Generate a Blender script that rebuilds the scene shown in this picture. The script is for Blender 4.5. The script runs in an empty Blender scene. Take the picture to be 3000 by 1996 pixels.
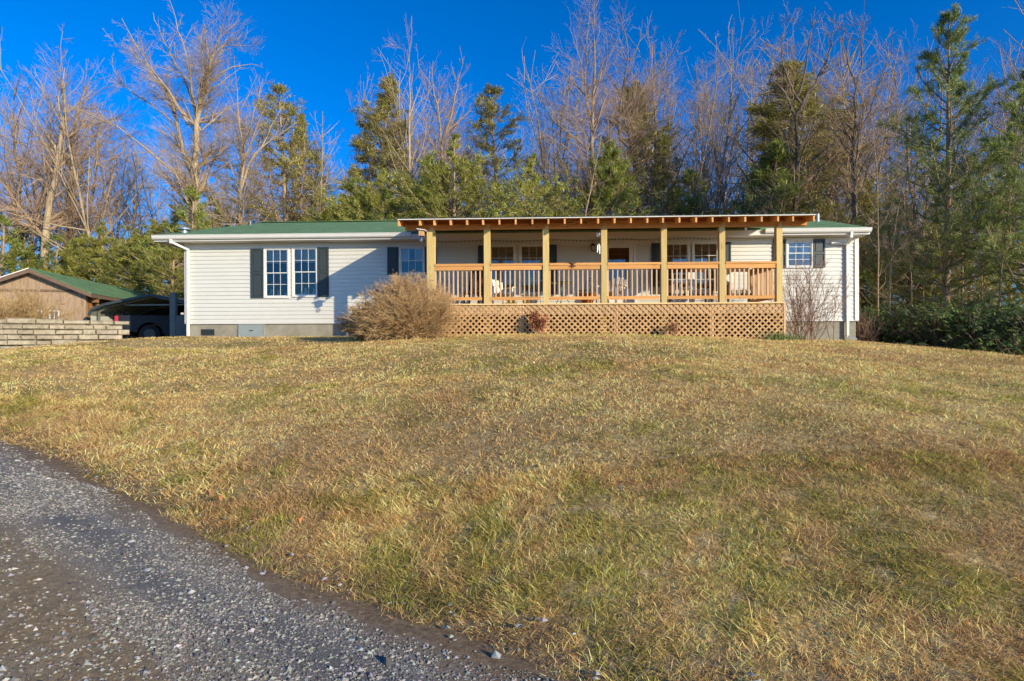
import bpy, math, random
import numpy as np
from mathutils import Vector, Matrix, Euler

sc = bpy.context.scene
COL = sc.collection
RNG = np.random.default_rng(7)
random.seed(5)
R = math.radians

# ------------------------------------------------------------------ camera
F = 1687.0
PSI = math.atan(65/1687)
ROLL = R(0.2)
cam_d = bpy.data.cameras.new('camera'); cam = bpy.data.objects.new('camera', cam_d); COL.objects.link(cam)
cam_d.sensor_width = 36; cam_d.lens = 36*F/3000; cam_d.clip_end = 2000; cam_d.clip_start = .05
Mc = Matrix.Rotation(PSI, 3, 'Z') @ Matrix.Rotation(R(90), 3, 'X') @ Matrix.Rotation(-ROLL, 3, 'Z')
cam.matrix_world = Mc.to_4x4()
sc.camera = cam
MCN = np.array(Mc)

def ray(px, py):
    d = MCN @ np.array([(px-1500)/F, (998-py)/F, -1.0])
    return d / d[1]
def at(px, py, Y):
    """the point seen at that pixel of the photograph on the upright plane y = Y"""
    d = ray(px, py) * Y
    return float(d[0]), float(d[2])
def ax(px, Y, py=998): return at(px, py, Y)[0]
def az(py, Y, px=1500): return at(px, py, Y)[1]

# ------------------------------------------------------------------ custom properties
def tag(o, label=None, cat=None, group=None, kind=None):
    if label: o['label'] = label
    if cat: o['category'] = cat
    if group: o['group'] = group
    if kind: o['kind'] = kind
    return o
def thing(name, label, cat, loc=(0, 0, 0), rz=0, group=None):
    o = bpy.data.objects.new(name, None); COL.objects.link(o)
    o.location = loc; o.rotation_euler = (0, 0, rz); o.empty_display_size = .1
    return tag(o, label, cat, group)
def wloc(o):
    v = Vector((0, 0, 0))
    while o is not None:
        v = v + o.location; o = o.parent
    return v
def link(name, me, parent=None, loc=None):
    o = bpy.data.objects.new(name, me); COL.objects.link(o)
    if parent: o.parent = parent
    if loc is not None: o.location = loc
    return o
def copy_tree(o, parent=None):
    c = o.copy(); COL.objects.link(c); c.parent = parent
    for ch in list(o.children): copy_tree(ch, c)
    return c

# ------------------------------------------------------------------ mesh builders
class MB:
    """small hard things: boxes, tubes, prisms; world coordinates unless local=True"""
    def __init__(s): s.v = []; s.f = []
    def quad(s, a, b, c, d):
        n = len(s.v); s.v += [tuple(a), tuple(b), tuple(c), tuple(d)]; s.f.append((n, n+1, n+2, n+3)); return s
    def hexa(s, p):
        n = len(s.v); s.v += [tuple(q) for q in p]
        for f in ((3, 2, 1, 0), (4, 5, 6, 7), (0, 1, 5, 4), (1, 2, 6, 5), (2, 3, 7, 6), (3, 0, 4, 7)):
            s.f.append(tuple(n+i for i in f))
        return s
    def box(s, x0, x1, y0, y1, z0, z1):
        return s.hexa([(x0, y0, z0), (x1, y0, z0), (x1, y1, z0), (x0, y1, z0), (x0, y0, z1), (x1, y0, z1), (x1, y1, z1), (x0, y1, z1)])
    def bar(s, a, b, w, h, up=(0, 0, 1)):
        a = Vector(a); b = Vector(b); d = (b-a).normalized(); u = Vector(up)
        if abs(d.dot(u)) > .98: u = Vector((0, 1, 0))
        x = d.cross(u).normalized()*w/2; z = x.cross(d).normalized()*h/2
        return s.hexa([a-x-z, a+x-z, b+x-z, b-x-z, a-x+z, a+x+z, b+x+z, b-x+z])
    def tube(s, pts, r, n=8, cap=True):
        pts = [Vector(p) for p in pts]
        rs = r if isinstance(r, (list, tuple)) else [r]*len(pts)
        base = len(s.v); pu = None
        for i, p in enumerate(pts):
            d = (pts[min(i+1, len(pts)-1)] - pts[max(i-1, 0)]).normalized()
            u = pu if pu is not None else (Vector((0, 0, 1)) if abs(d.z) < .9 else Vector((1, 0, 0)))
            x = d.cross(u)
            if x.length < 1e-4: x = d.cross(Vector((0, 1, .1)))
            x.normalize(); y = x.cross(d).normalized(); pu = y
            for k in range(n):
                a = 2*math.pi*k/n; q = p + (x*math.cos(a)+y*math.sin(a))*rs[i]; s.v.append(tuple(q))
        for i in range(len(pts)-1):
            for k in range(n):
                a = base+i*n+k; b = base+i*n+(k+1) % n; s.f.append((a, b, b+n, a+n))
        if cap:
            s.f.append(tuple(base+k for k in range(n))[::-1]); s.f.append(tuple(base+(len(pts)-1)*n+k for k in range(n)))
        return s
    def lathe(s, c, prof, n=16, axis='z'):
        base = len(s.v)
        for r, h in prof:
            for k in range(n):
                a = 2*math.pi*k/n; x, y = r*math.cos(a), r*math.sin(a)
                s.v.append((c[0]+x, c[1]+y, c[2]+h) if axis == 'z' else (c[0]+x, c[1]-h, c[2]+y))
        for i in range(len(prof)-1):
            for k in range(n):
                a = base+i*n+k; b = base+i*n+(k+1) % n
                s.f.append((a, b, b+n, a+n))
        s.f.append(tuple(base+k for k in range(n))[::-1]); s.f.append(tuple(base+(len(prof)-1)*n+k for k in range(n)))
        return s
    def prism(s, poly, y0, y1):
        """polygon in x, z extruded along y"""
        n = len(s.v); k = len(poly)
        s.v += [(x, y0, z) for x, z in poly] + [(x, y1, z) for x, z in poly]
        s.f.append(tuple(range(n, n+k))); s.f.append(tuple(range(n+k, n+2*k))[::-1])
        for i in range(k):
            j = (i+1) % k; s.f.append((n+i, n+k+i, n+k+j, n+j))
        return s
    def xprism(s, poly, x0, x1):
        """polygon in y, z extruded along x"""
        n = len(s.v); k = len(poly)
        s.v += [(x0, y, z) for y, z in poly] + [(x1, y, z) for y, z in poly]
        s.f.append(tuple(range(n, n+k))); s.f.append(tuple(range(n+k, n+2*k))[::-1])
        for i in range(k):
            j = (i+1) % k; s.f.append((n+i, n+k+i, n+k+j, n+j))
        return s
    def rot(s, rz, c=(0, 0, 0)):
        m = Matrix.Rotation(rz, 3, 'Z'); c = Vector(c); s.v = [tuple(m @ (Vector(p)-c)+c) for p in s.v]; return s
    def move(s, d): s.v = [(p[0]+d[0], p[1]+d[1], p[2]+d[2]) for p in s.v]; return s
    def build(s, name, mat, parent=None, local=False, smooth=False, origin=None, bevel=0):
        me = bpy.data.meshes.new(name)
        off = wloc(parent) if (parent is not None and not local) else Vector((0, 0, 0))
        loc = Vector((0, 0, 0))
        if origin is not None:
            loc = Vector(origin) - (off if not local else Vector((0, 0, 0)))
        off2 = off + loc
        me.from_pydata([(p[0]-off2.x, p[1]-off2.y, p[2]-off2.z) for p in s.v], [], s.f)
        me.materials.append(mat)
        import bmesh
        bm = bmesh.new(); bm.from_mesh(me); bmesh.ops.recalc_face_normals(bm, faces=bm.faces)
        if bevel: bmesh.ops.bevel(bm, geom=list(bm.edges), offset=bevel, segments=2, affect='EDGES', clamp_overlap=True)
        bm.to_mesh(me); bm.free()
        if smooth:
            me.polygons.foreach_set('use_smooth', [True]*len(me.polygons))
        o = link(name, me, parent); o.location = loc
        return o

class Geo:
    """large numpy meshes (branches, leaves, blades, stones)"""
    def __init__(s): s.V = []; s.Q = []; s.T = []; s.C = []; s.n = 0; s.MQ = []; s.MT = []
    def add(s, V, Q=None, T=None, col=None, mat=0):
        V = np.asarray(V, np.float32).reshape(-1, 3)
        if Q is not None and len(Q): s.Q.append(np.asarray(Q, np.int64)+s.n); s.MQ.append(np.full(len(Q), mat, np.int32))
        if T is not None and len(T): s.T.append(np.asarray(T, np.int64)+s.n); s.MT.append(np.full(len(T), mat, np.int32))
        s.V.append(V); s.n += len(V)
        if col is not None: s.C.append(np.asarray(col, np.float32).reshape(-1, 4))
    def tubes(s, P, Rr, k=4, mat=0):
        """P (n, m, 3) polylines, Rr (n, m) radii"""
        n, m, _ = P.shape
        if n == 0: return
        D = np.empty_like(P); D[:, 1:-1] = P[:, 2:]-P[:, :-2]; D[:, 0] = P[:, 1]-P[:, 0]; D[:, -1] = P[:, -1]-P[:, -2]
        D /= np.linalg.norm(D, axis=2, keepdims=True)+1e-9
        ref = np.where(np.abs(D[:, :1, 2:]) > .9, np.array([[[1., 0, 0]]]), np.array([[[0, 0, 1.]]]))
        X = np.cross(D, ref); X /= np.linalg.norm(X, axis=2, keepdims=True)+1e-9
        Y = np.cross(D, X)
        a = np.arange(k)*2*np.pi/k
        V = P[:, :, None]+(X[:, :, None]*np.cos(a)[None, None, :, None]+Y[:, :, None]*np.sin(a)[None, None, :, None])*Rr[:, :, None, None]
        idx = np.arange(n*m*k).reshape(n, m, k)
        A = idx[:, :-1]; B = idx[:, 1:]
        Q = np.stack([A, np.roll(A, -1, 2), np.roll(B, -1, 2), B], -1).reshape(-1, 4)
        s.add(V, Q=Q, mat=mat)
    def mesh(s, name, mats, smooth=False):
        V = np.concatenate(s.V); Q = np.concatenate(s.Q) if s.Q else np.zeros((0, 4), np.int64); T = np.concatenate(s.T) if s.T else np.zeros((0, 3), np.int64)
        me = bpy.data.meshes.new(name)
        me.vertices.add(len(V)); me.vertices.foreach_set('co', V.ravel())
        nl = Q.size+T.size
        me.loops.add(nl); me.loops.foreach_set('vertex_index', np.concatenate([Q.ravel(), T.ravel()]).astype(np.int32))
        me.polygons.add(len(Q)+len(T))
        st = np.concatenate([np.arange(len(Q))*4, Q.size+np.arange(len(T))*3]).astype(np.int32)
        me.polygons.foreach_set('loop_start', st)
        if not isinstance(mats, (list, tuple)): mats = [mats]
        for m in mats: me.materials.append(m)
        if len(mats) > 1:
            me.polygons.foreach_set('material_index', np.concatenate(s.MQ+s.MT).astype(np.int32))
        me.polygons.foreach_set('use_smooth', np.full(len(Q)+len(T), smooth))
        me.update(calc_edges=True)
        if s.C:
            ca = me.color_attributes.new('col', 'FLOAT_COLOR', 'POINT')
            ca.data.foreach_set('color', np.concatenate(s.C).ravel())
        return me

def _h2(ix, iy, seed):
    h = (ix.astype(np.int64)*374761393 + iy.astype(np.int64)*668265263 + seed*1442695) & 0x7fffffff
    h = ((h ^ (h >> 13))*1274126177) & 0x7fffffff
    return ((h ^ (h >> 16)) & 0xffff)/65535.0
def vnoise(x, y, sc_=1.0, seed=0, octv=3):
    x = np.asarray(x, float)/sc_; y = np.asarray(y, float)/sc_; out = 0; amp = 1; tot = 0
    for o in range(octv):
        ix = np.floor(x).astype(np.int64); iy = np.floor(y).astype(np.int64); fx = x-ix; fy = y-iy
        fx = fx*fx*(3-2*fx); fy = fy*fy*(3-2*fy)
        a = _h2(ix, iy, seed+o); b = _h2(ix+1, iy, seed+o); c = _h2(ix, iy+1, seed+o); d = _h2(ix+1, iy+1, seed+o)
        out = out+amp*((a*(1-fx)+b*fx)*(1-fy)+(c*(1-fx)+d*fx)*fy); tot += amp; amp *= .5; x = x*2.03; y = y*2.03
    return out/tot
def sstep(a, b, x):
    t = np.clip((np.asarray(x, float)-a)/(b-a), 0, 1); return t*t*(3-2*t)

# ------------------------------------------------------------------ materials
def newmat(name):
    m = bpy.data.materials.new(name); m.use_nodes = True
    nt = m.node_tree; nt.nodes.clear()
    out = nt.nodes.new('ShaderNodeOutputMaterial')
    return m, nt, out
def nd(nt, t, **kw):
    n = nt.nodes.new(t)
    for k, v in kw.items():
        if k in n.inputs: n.inputs[k].default_value = v
        else: setattr(n, k, v)
    return n
def rgba(c): return (c[0], c[1], c[2], 1)
def ramp(nt, fac, stops):
    r = nt.nodes.new('ShaderNodeValToRGB'); cr = r.color_ramp
    while len(cr.elements) > 1: cr.elements.remove(cr.elements[-1])
    cr.elements[0].position = stops[0][0]; cr.elements[0].color = rgba(stops[0][1])
    for p, c in stops[1:]:
        e = cr.elements.new(p); e.color = rgba(c)
    nt.links.new(fac, r.inputs[0]); return r.outputs[0]
def mixc(nt, fac, a, b, mode='MIX'):
    m = nt.nodes.new('ShaderNodeMix'); m.data_type = 'RGBA'; m.blend_type = mode
    for i, v in ((0, fac), (6, a), (7, b)):
        if hasattr(v, 'links'): nt.links.new(v, m.inputs[i])
        else: m.inputs[i].default_value = v if i == 0 else rgba(v)
    return m.outputs[2]
def mathn(nt, op, a, b=None, c=None):
    m = nt.nodes.new('ShaderNodeMath'); m.operation = op
    for i, v in enumerate((a, b, c)):
        if v is None: continue
        if hasattr(v, 'links'): nt.links.new(v, m.inputs[i])
        else: m.inputs[i].default_value = v
    return m.outputs[0]
def coords(nt, scale=(1, 1, 1), rnd=False, kind='Object'):
    tc = nt.nodes.new('ShaderNodeTexCoord'); mp = nt.nodes.new('ShaderNodeMapping'); mp.inputs['Scale'].default_value = scale
    nt.links.new(tc.outputs[kind], mp.inputs[0])
    if rnd:
        oi = nt.nodes.new('ShaderNodeObjectInfo'); v = nt.nodes.new('ShaderNodeVectorMath'); v.operation = 'SCALE'; v.inputs[0].default_value = (37, 17, 53)
        nt.links.new(oi.outputs['Random'], v.inputs['Scale']); nt.links.new(v.outputs[0], mp.inputs['Location'])
    return mp.outputs[0]
def noise(nt, vec, scale, detail=4, rough=.6, dist=0):
    n = nt.nodes.new('ShaderNodeTexNoise'); n.inputs['Scale'].default_value = scale; n.inputs['Detail'].default_value = detail
    n.inputs['Roughness'].default_value = rough; n.inputs['Distortion'].default_value = dist
    nt.links.new(vec, n.inputs['Vector']); return n.outputs[0]
def bump(nt, h, strength=.3, dist=.01):
    b = nt.nodes.new('ShaderNodeBump'); b.inputs['Strength'].default_value = strength; b.inputs['Distance'].default_value = dist
    nt.links.new(h, b.inputs['Height']); return b.outputs[0]
def finish(nt, out, col, rough=.7, nrm=None, metal=0, spec=.4, coat=0):
    b = nt.nodes.new('ShaderNodeBsdfPrincipled')
    if hasattr(col, 'links'): nt.links.new(col, b.inputs['Base Color'])
    else: b.inputs['Base Color'].default_value = rgba(col)
    if hasattr(rough, 'links'): nt.links.new(rough, b.inputs['Roughness'])
    else: b.inputs['Roughness'].default_value = rough
    b.inputs['Metallic'].default_value = metal; b.inputs['Specular IOR Level'].default_value = spec
    if coat: b.inputs['Coat Weight'].default_value = coat
    if nrm is not None: nt.links.new(nrm, b.inputs['Normal'])
    nt.links.new(b.outputs[0], out.inputs[0]); return b
def plain(name, c, rough=.6, var=.12, scale=6, metal=0, spec=.4, bmp=.1, sc3=(1, 1, 1), rnd=True):
    m, nt, out = newmat(name); v = coords(nt, sc3, rnd)
    n = noise(nt, v, scale, 5)
    lo = tuple(x*(1-var) for x in c); hi = tuple(min(1, x*(1+var)) for x in c)
    finish(nt, out, ramp(nt, n, [(.3, lo), (.7, hi)]), rough, bump(nt, n, bmp), metal, spec); return m
def wood(name, c, dark, axis='x', var=.25, rough=.75, grain=1.0):
    m, nt, out = newmat(name)
    s = {'x': (1.2, 22, 22), 'y': (22, 1.2, 22), 'z': (22, 22, 1.2)}[axis]
    v = coords(nt, s, True); g = noise(nt, v, 1.6*grain, 6, .65, .6)
    v2 = coords(nt, {'x': (1, 5, 5), 'y': (5, 1, 5), 'z': (5, 5, 1)}[axis], True); kn = noise(nt, v2, 2.2, 3, .5)
    base = ramp(nt, g, [(.28, dark), (.52, c), (.8, tuple(min(1, x*1.12) for x in c))])
    base = mixc(nt, ramp(nt, kn, [(.68, (0, 0, 0)), (.75, (.8, .8, .8))]), base, tuple(x*.6 for x in dark))
    oi = nt.nodes.new('ShaderNodeObjectInfo')
    br = mathn(nt, 'MULTIPLY_ADD', oi.outputs['Random'], var, 1-var/2)
    hsv = nt.nodes.new('ShaderNodeHueSaturation'); nt.links.new(br, hsv.inputs['Value']); nt.links.new(base, hsv.inputs['Color'])
    finish(nt, out, hsv.outputs[0], rough, bump(nt, g, .25, .004), 0, .3); return m
M = {}
# ------------------------------------------------------------------ world and sun
w = bpy.data.worlds.new('World'); sc.world = w; w.use_nodes = True
wt = w.node_tree; wt.nodes.clear()
sky = wt.nodes.new('ShaderNodeTexSky'); sky.sky_type = 'NISHITA'; sky.sun_disc = False
SUNV = Vector((-1.2, 1.0, -0.49)).normalized()
sky.sun_elevation = math.asin(-SUNV.z); sky.sun_rotation = math.atan2(-SUNV.x, -SUNV.y)
sky.air_density = 1.0; sky.dust_density = 3.0; sky.ozone_density = 5.0; sky.altitude = 900
hs = wt.nodes.new('ShaderNodeHueSaturation'); hs.inputs['Saturation'].default_value = 1.1; hs.inputs['Value'].default_value = 1.0; hs.inputs['Hue'].default_value = .497
bg = wt.nodes.new('ShaderNodeBackground'); bg.inputs[1].default_value = .15
wo = wt.nodes.new('ShaderNodeOutputWorld')
gm = wt.nodes.new('ShaderNodeGamma'); gm.inputs[1].default_value = 1.1
tn = wt.nodes.new('ShaderNodeMix'); tn.data_type = 'RGBA'; tn.blend_type = 'MULTIPLY'; tn.inputs[0].default_value = 1; tn.inputs[7].default_value = (.34, .51, .72, 1)
wt.links.new(sky.outputs[0], gm.inputs[0]); wt.links.new(gm.outputs[0], tn.inputs[6]); wt.links.new(tn.outputs[2], hs.inputs['Color']); wt.links.new(hs.outputs[0], bg.inputs[0]); wt.links.new(bg.outputs[0], wo.inputs[0])
sd = bpy.data.lights.new('sun', 'SUN'); sd.energy = 3.3; sd.angle = R(.5); sd.color = (1, .84, .58)
sun = bpy.data.objects.new('sun', sd); COL.objects.link(sun); sun.rotation_euler = SUNV.to_track_quat('-Z', 'Y').to_euler()
vs = sc.view_settings; vs.view_transform = 'Standard'; vs.look = 'None'; vs.exposure = 0.9; vs.gamma = 1
sc.cycles.max_bounces = 8; sc.cycles.diffuse_bounces = 6; sc.cycles.transparent_max_bounces = 8
sc.cycles.use_denoising = True; sc.cycles.denoiser = 'OPENIMAGEDENOISE'; sc.cycles.denoising_prefilter = 'ACCURATE'; sc.cycles.sample_clamp_indirect = 4; sc.cycles.caustics_reflective = False; sc.cycles.caustics_refractive = False

# ------------------------------------------------------------------ terrain
def zr(x):  # level of the gravel drive
    return -1.6+.065*np.clip(-np.asarray(x, float)-1, 0, 14)
EPX = [(0, 1268), (150, 1315), (300, 1392), (533, 1485), (667, 1560), (850, 1640), (1133, 1735), (1320, 1800), (1500, 1868), (1700, 1930), (1900, 1985)]
EX = [-60, -30, -15]; EY = [9.5, 9.0, 8.3]
for px, py in EPX:
    d = ray(px, py); Y = 3.0
    for _ in range(40): Y = float(zr(d[0]*Y))/d[2]
    EX.append(d[0]*Y); EY.append(Y)
EX += [2.2, 4, 8, 20, 60]; EY += [2.05, 1.5, .2, -5, -22]
EX = np.array(EX); EY = np.array(EY)
WX = np.array([-30, -17.6, -14.4, -12.35]); WY = np.array([14.6, 15.0, 15.5, 17.0])
def ye(x): return np.interp(x, EX, EY)-.06
def sdist(x, y): return (np.asarray(y, float)-ye(x))*.76
def wline(x, y):   # beyond the lawn's edge towards the woods
    return (np.asarray(x, float)-10.8)*.78+(np.asarray(y, float)-19.5)*.63
def hgt(x, y):
    x = np.asarray(x, float); y = np.asarray(y, float)
    P = .2-.2*sstep(-1, 10, x)-.15*np.clip(x-9.5, 0, 30)-.012*np.clip(x-9.5, 0, 12)**2*.6
    P = P-.1*np.clip(-x-11.5, 0, 4)
    P = P-.25*sstep(7.5, 12, x)*sstep(18.5, 14, y)
    P = P-2.2*sstep(.2, 7, wline(x, y))
    P = P-.18*sstep(19, 22, y)*sstep(-11, -12.6, x)
    P = P-.045*np.clip(y-29, 0, 60)
    s = sdist(x, y); t = np.clip(s/(9.2-1.5*sstep(-8, -14, x)+4.5*sstep(1, 9, x)), 0, 1)
    z0 = zr(x); h = z0+(P-z0)*(1-(1-t)**1.75)
    wy = np.interp(x, WX, WY)
    ret = sstep(-12.5, -13.0, x)*sstep(.12, .4, y-wy)*(1-sstep(19.6, 21.2, y))
    ret = ret*sstep(-.732, -.765, x/np.maximum(y, .1))
    h = h+ret*(.5-h)
    near = np.exp(-np.clip(y, 0, 99)/14)
    h = h+(vnoise(x, y, 1.1, 3)-.5)*.09*sstep(.1, 1, s)*near+(vnoise(x, y, 5, 9)-.5)*.18*sstep(1.5, 4, s)*(1-sstep(10.5, 13, y))
    h = h+(vnoise(x, y, .9, 33, 2)-.5)*.02
    return h
def hz(x, y): return float(hgt(x, y))

def terrain(name, xs, ys, off, mat, fn=None):
    X, Y = np.meshgrid(xs, ys) if fn is None else fn
    S = sdist(X, Y)
    H = hgt(X, Y)+(off if not callable(off) else off(S))
    g = Geo(); V = np.stack([X, Y, H], -1); ny, nx = X.shape
    idx = np.arange(nx*ny).reshape(ny, nx)
    Q = np.stack([idx[:-1, :-1], idx[:-1, 1:], idx[1:, 1:], idx[1:, :-1]], -1).reshape(-1, 4)
    col = np.stack([S, S*0, S*0, S*0+1], -1)
    g.add(V, Q=Q, col=col); me = g.mesh(name, mat, True)
    return link(name, me)

def ground_mat():
    m, nt, out = newmat('ground_soil'); v = coords(nt)
    n1 = noise(nt, v, .55, 5, .6); n2 = noise(nt, v, 14, 5, .7); n3 = noise(nt, v, 60, 3, .6)
    straw = ramp(nt, n2, [(.3, (.16, .10, .045)), (.5, (.40, .28, .12)), (.72, (.62, .46, .22))])
    green = ramp(nt, n3, [(.35, (.06, .07, .018)), (.65, (.15, .16, .045))])
    lawn = mixc(nt, ramp(nt, n1, [(.5, (0, 0, 0)), (.66, (.6, .6, .6))]), straw, green)
    litter = ramp(nt, n2, [(.3, (.03, .018, .01)), (.5, (.11, .06, .03)), (.72, (.25, .14, .07))])
    geo = nt.nodes.new('ShaderNodeNewGeometry'); sx = nt.nodes.new('ShaderNodeSeparateXYZ'); nt.links.new(geo.outputs['Position'], sx.inputs[0])
    far = mathn(nt, 'SMOOTH_MAX', mathn(nt, 'SUBTRACT', mathn(nt, 'MULTIPLY', sx.outputs[1], .5), 10.), 0., .1)
    far.node.use_clamp = True
    col = mixc(nt, far, lawn, litter)
    vc = nt.nodes.new('ShaderNodeVertexColor'); vc.layer_name = 'col'; sp = nt.nodes.new('ShaderNodeSeparateColor'); nt.links.new(vc.outputs[0], sp.inputs[0])
    dd = mathn(nt, 'ADD', sp.outputs[0], mathn(nt, 'MULTIPLY', mathn(nt, 'SUBTRACT', noise(nt, v, 2.5, 5, .7), .5), .9))
    mr = nt.nodes.new('ShaderNodeMapRange'); mr.inputs[1].default_value = .05; mr.inputs[2].default_value = .45; nt.links.new(dd, mr.inputs[0])
    dirt = ramp(nt, n2, [(.3, (.10, .065, .035)), (.5, (.20, .135, .075)), (.72, (.32, .235, .14))])
    col = mixc(nt, mr.outputs[0], dirt, col)
    finish(nt, out, col, .95, bump(nt, n2, .8, .03), 0, .1); return m
M['ground'] = ground_mat()
xs = np.unique(np.round(np.concatenate([np.linspace(-300, -40, 14), np.linspace(-40, -16, 33), np.linspace(-16, 16, 260), np.linspace(16, 40, 33), np.linspace(40, 300, 14)]), 3))
ys = np.unique(np.round(np.concatenate([np.linspace(-120, -8, 16), np.linspace(-8, 0, 30), np.linspace(0, 22, 200), np.linspace(22, 45, 40), np.linspace(45, 400, 24)]), 3))
tag(terrain('ground', xs, ys, -.03, M['ground']), 'dry tan sloping yard and woodland ground around the house', 'ground', kind='structure')

def drive_mat():
    m, nt, out = newmat('drive_gravel'); v = coords(nt)
    at_ = nt.nodes.new('ShaderNodeVertexColor'); at_.layer_name = 'col'
    sp = nt.nodes.new('ShaderNodeSeparateColor'); nt.links.new(at_.outputs[0], sp.inputs[0])
    n1 = noise(nt, v, 1.9, 6, .7); n2 = noise(nt, v, 22, 5, .75); n3 = noise(nt, v, 90, 4, .7)
    d = mathn(nt, 'ADD', sp.outputs[0], mathn(nt, 'MULTIPLY', mathn(nt, 'SUBTRACT', n1, .5), .55))
    grav = ramp(nt, n3, [(.33, (.08, .073, .062)), (.5, (.20, .185, .16)), (.7, (.38, .355, .31))])
    dirt = ramp(nt, n2, [(.3, (.10, .065, .035)), (.5, (.20, .135, .075)), (.72, (.32, .235, .14))])
    clay = ramp(nt, n2, [(.3, (.12, .075, .03)), (.5, (.25, .165, .07)), (.72, (.40, .29, .14))])
    f1 = ramp(nt, d, [(0, (0, 0, 0)), (1, (1, 1, 1))])
    # s: distance from the grass edge (0 at grass, negative into the drive)
    a = nt.nodes.new('ShaderNodeMapRange'); a.inputs[1].default_value = -.46; a.inputs[2].default_value = -.20; nt.links.new(d, a.inputs[0])
    b = nt.nodes.new('ShaderNodeMapRange'); b.inputs[1].default_value = -1.05; b.inputs[2].default_value = -.66; nt.links.new(d, b.inputs[0])
    tr = ramp(nt, n1, [(.42, (0, 0, 0)), (.6, (.75, .75, .75))])
    inner = mixc(nt, mixc(nt, b.outputs[0], tr, (0, 0, 0)), grav, clay)
    inner = mixc(nt, b.outputs[0], mixc(nt, .6, inner, clay), grav)
    tk = nt.nodes.new('ShaderNodeMapRange'); tk.interpolation_type = 'SMOOTHSTEP'; tk.inputs[1].default_value = .22; tk.inputs[2].default_value = .02; nt.links.new(mathn(nt, 'ABSOLUTE', mathn(nt, 'ADD', d, .62)), tk.inputs[0])
    inner = mixc(nt, mathn(nt, 'MULTIPLY', tk.outputs[0], .5), inner, (.07, .072, .075))
    col = mixc(nt, a.outputs[0], inner, dirt)
    finish(nt, out, col, .9, bump(nt, n3, .7, .012), 0, .25); return m
M['drive'] = drive_mat()
cx = np.unique(np.concatenate([np.linspace(-40, -12, 60), np.linspace(-12, 6, 280), np.linspace(6, 30, 60)]))
rows = np.concatenate([np.linspace(.12, -4, 110), np.linspace(-4.2, -14, 40)])
CX, RW = np.meshgrid(cx, rows)
DY = ye(CX)+RW
drv = terrain('driveway', None, None, lambda S: .004-.045*sstep(-.22, .06, S), M['drive'], (CX, DY))
tag(drv, 'gravel driveway with a bare dirt strip along the grass', 'driveway', kind='structure')

# loose stones on the drive
def stone_mat():
    m, nt, out = newmat('loose_stone'); g = nt.nodes.new('ShaderNodeVertexColor'); g.layer_name = 'col'
    v = coords(nt); n = noise(nt, v, 90, 3)
    c = mixc(nt, .35, g.outputs[0], ramp(nt, n, [(.3, (.4, .4, .4)), (.7, (1, 1, 1))]), 'MULTIPLY')
    finish(nt, out, c, .8, None, 0, .3); return m
def scatter_stones():
    rg = np.random.default_rng(11); g = Geo()
    def batch(n, y0, y1, s0, s1, smin, smax, lum):
        y = rg.uniform(y0, y1, n*4); x = rg.uniform(-1.15, 1.15, n*4)*(y+1)
        s = sdist(x, y)+(vnoise(x, y, .8, 5)-.5)*.4
        dens = vnoise(x, y, .7, 17)
        k = (s > s0) & (s < s1) & (dens > rg.uniform(.2, .6, len(x))); x = x[k][:n]; y = y[k][:n]; s = s[k][:n]; n = len(x)
        if n == 0: return
        z = hgt(x, y)+.004; sz = smin*(smax/smin)**(rg.random(n)**2.2)
        # octahedral stones with jittered corners
        base = np.array([(1, 0, 0), (.3, 1, 0), (-1, .2, 0), (-.2, -1, 0), (.1, .1, .62), (-.5, .55, .35), (.5, -.5, .3)])
        T = np.array([(0, 1, 4), (1, 5, 4), (5, 2, 4), (2, 3, 4), (3, 6, 4), (6, 0, 4), (1, 2, 5), (3, 0, 6)])
        B = base[None]*(1+rg.normal(0, .22, (n, 7, 3))); B[:, :, 2] *= rg.uniform(.8, 1.5, (n, 1)); B[:, :4, 2] = -.12
        B[:, :, 0] *= rg.uniform(1, 1.7, (n, 1))
        a = rg.uniform(0, 6.28, n)*.35+2.2; ca, sa = np.cos(a)[:, None], np.sin(a)[:, None]
        X = B[:, :, 0]*ca-B[:, :, 1]*sa; Y = B[:, :, 0]*sa+B[:, :, 1]*ca
        V = np.stack([x[:, None]+X*sz[:, None], y[:, None]+Y*sz[:, None], z[:, None]+B[:, :, 2]*sz[:, None]], -1)
        TT = (T[None]+np.arange(n)[:, None, None]*7).reshape(-1, 3)
        tone = rg.random(n); lo = np.array([.105, .097, .085]); hi = np.array(lum)
        c = lo+(hi-lo)*(tone**1.5)[:, None]; c = c*(1+rg.normal(0, .06, (n, 3)))
        c = np.concatenate([np.clip(c, .02, .9), np.ones((n, 1))], 1)
        g.add(V, T=TT, col=np.repeat(c, 7, 0))
    batch(120000, .8, 5.5, -.95, -.22, .0022, .012, (.44, .41, .35))
    batch(50000, 4.5, 12, -1.15, -.22, .005, .016, (.44, .41, .35))
    batch(22000, .8, 5, -4, -.7, .0025, .012, (.40, .33, .24))
    batch(12000, .8, 9, -6, -.6, .005, .016, (.58, .54, .46))
    batch(1500, .8, 8, -5, -.35, .009, .022, (.48, .46, .42))
    batch(1500, .8, 7, -.45, .16, .004, .020, (.56, .54, .50))
    batch(30, .8, 9, -3, .10, .022, .036, (.36, .35, .33))
    M['stone'] = stone_mat()
    tag(link('gravel', g.mesh('gravel', M['stone'])), 'loose grey and pale gravel stones on the driveway', 'gravel', kind='stuff')
scatter_stones()

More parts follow.
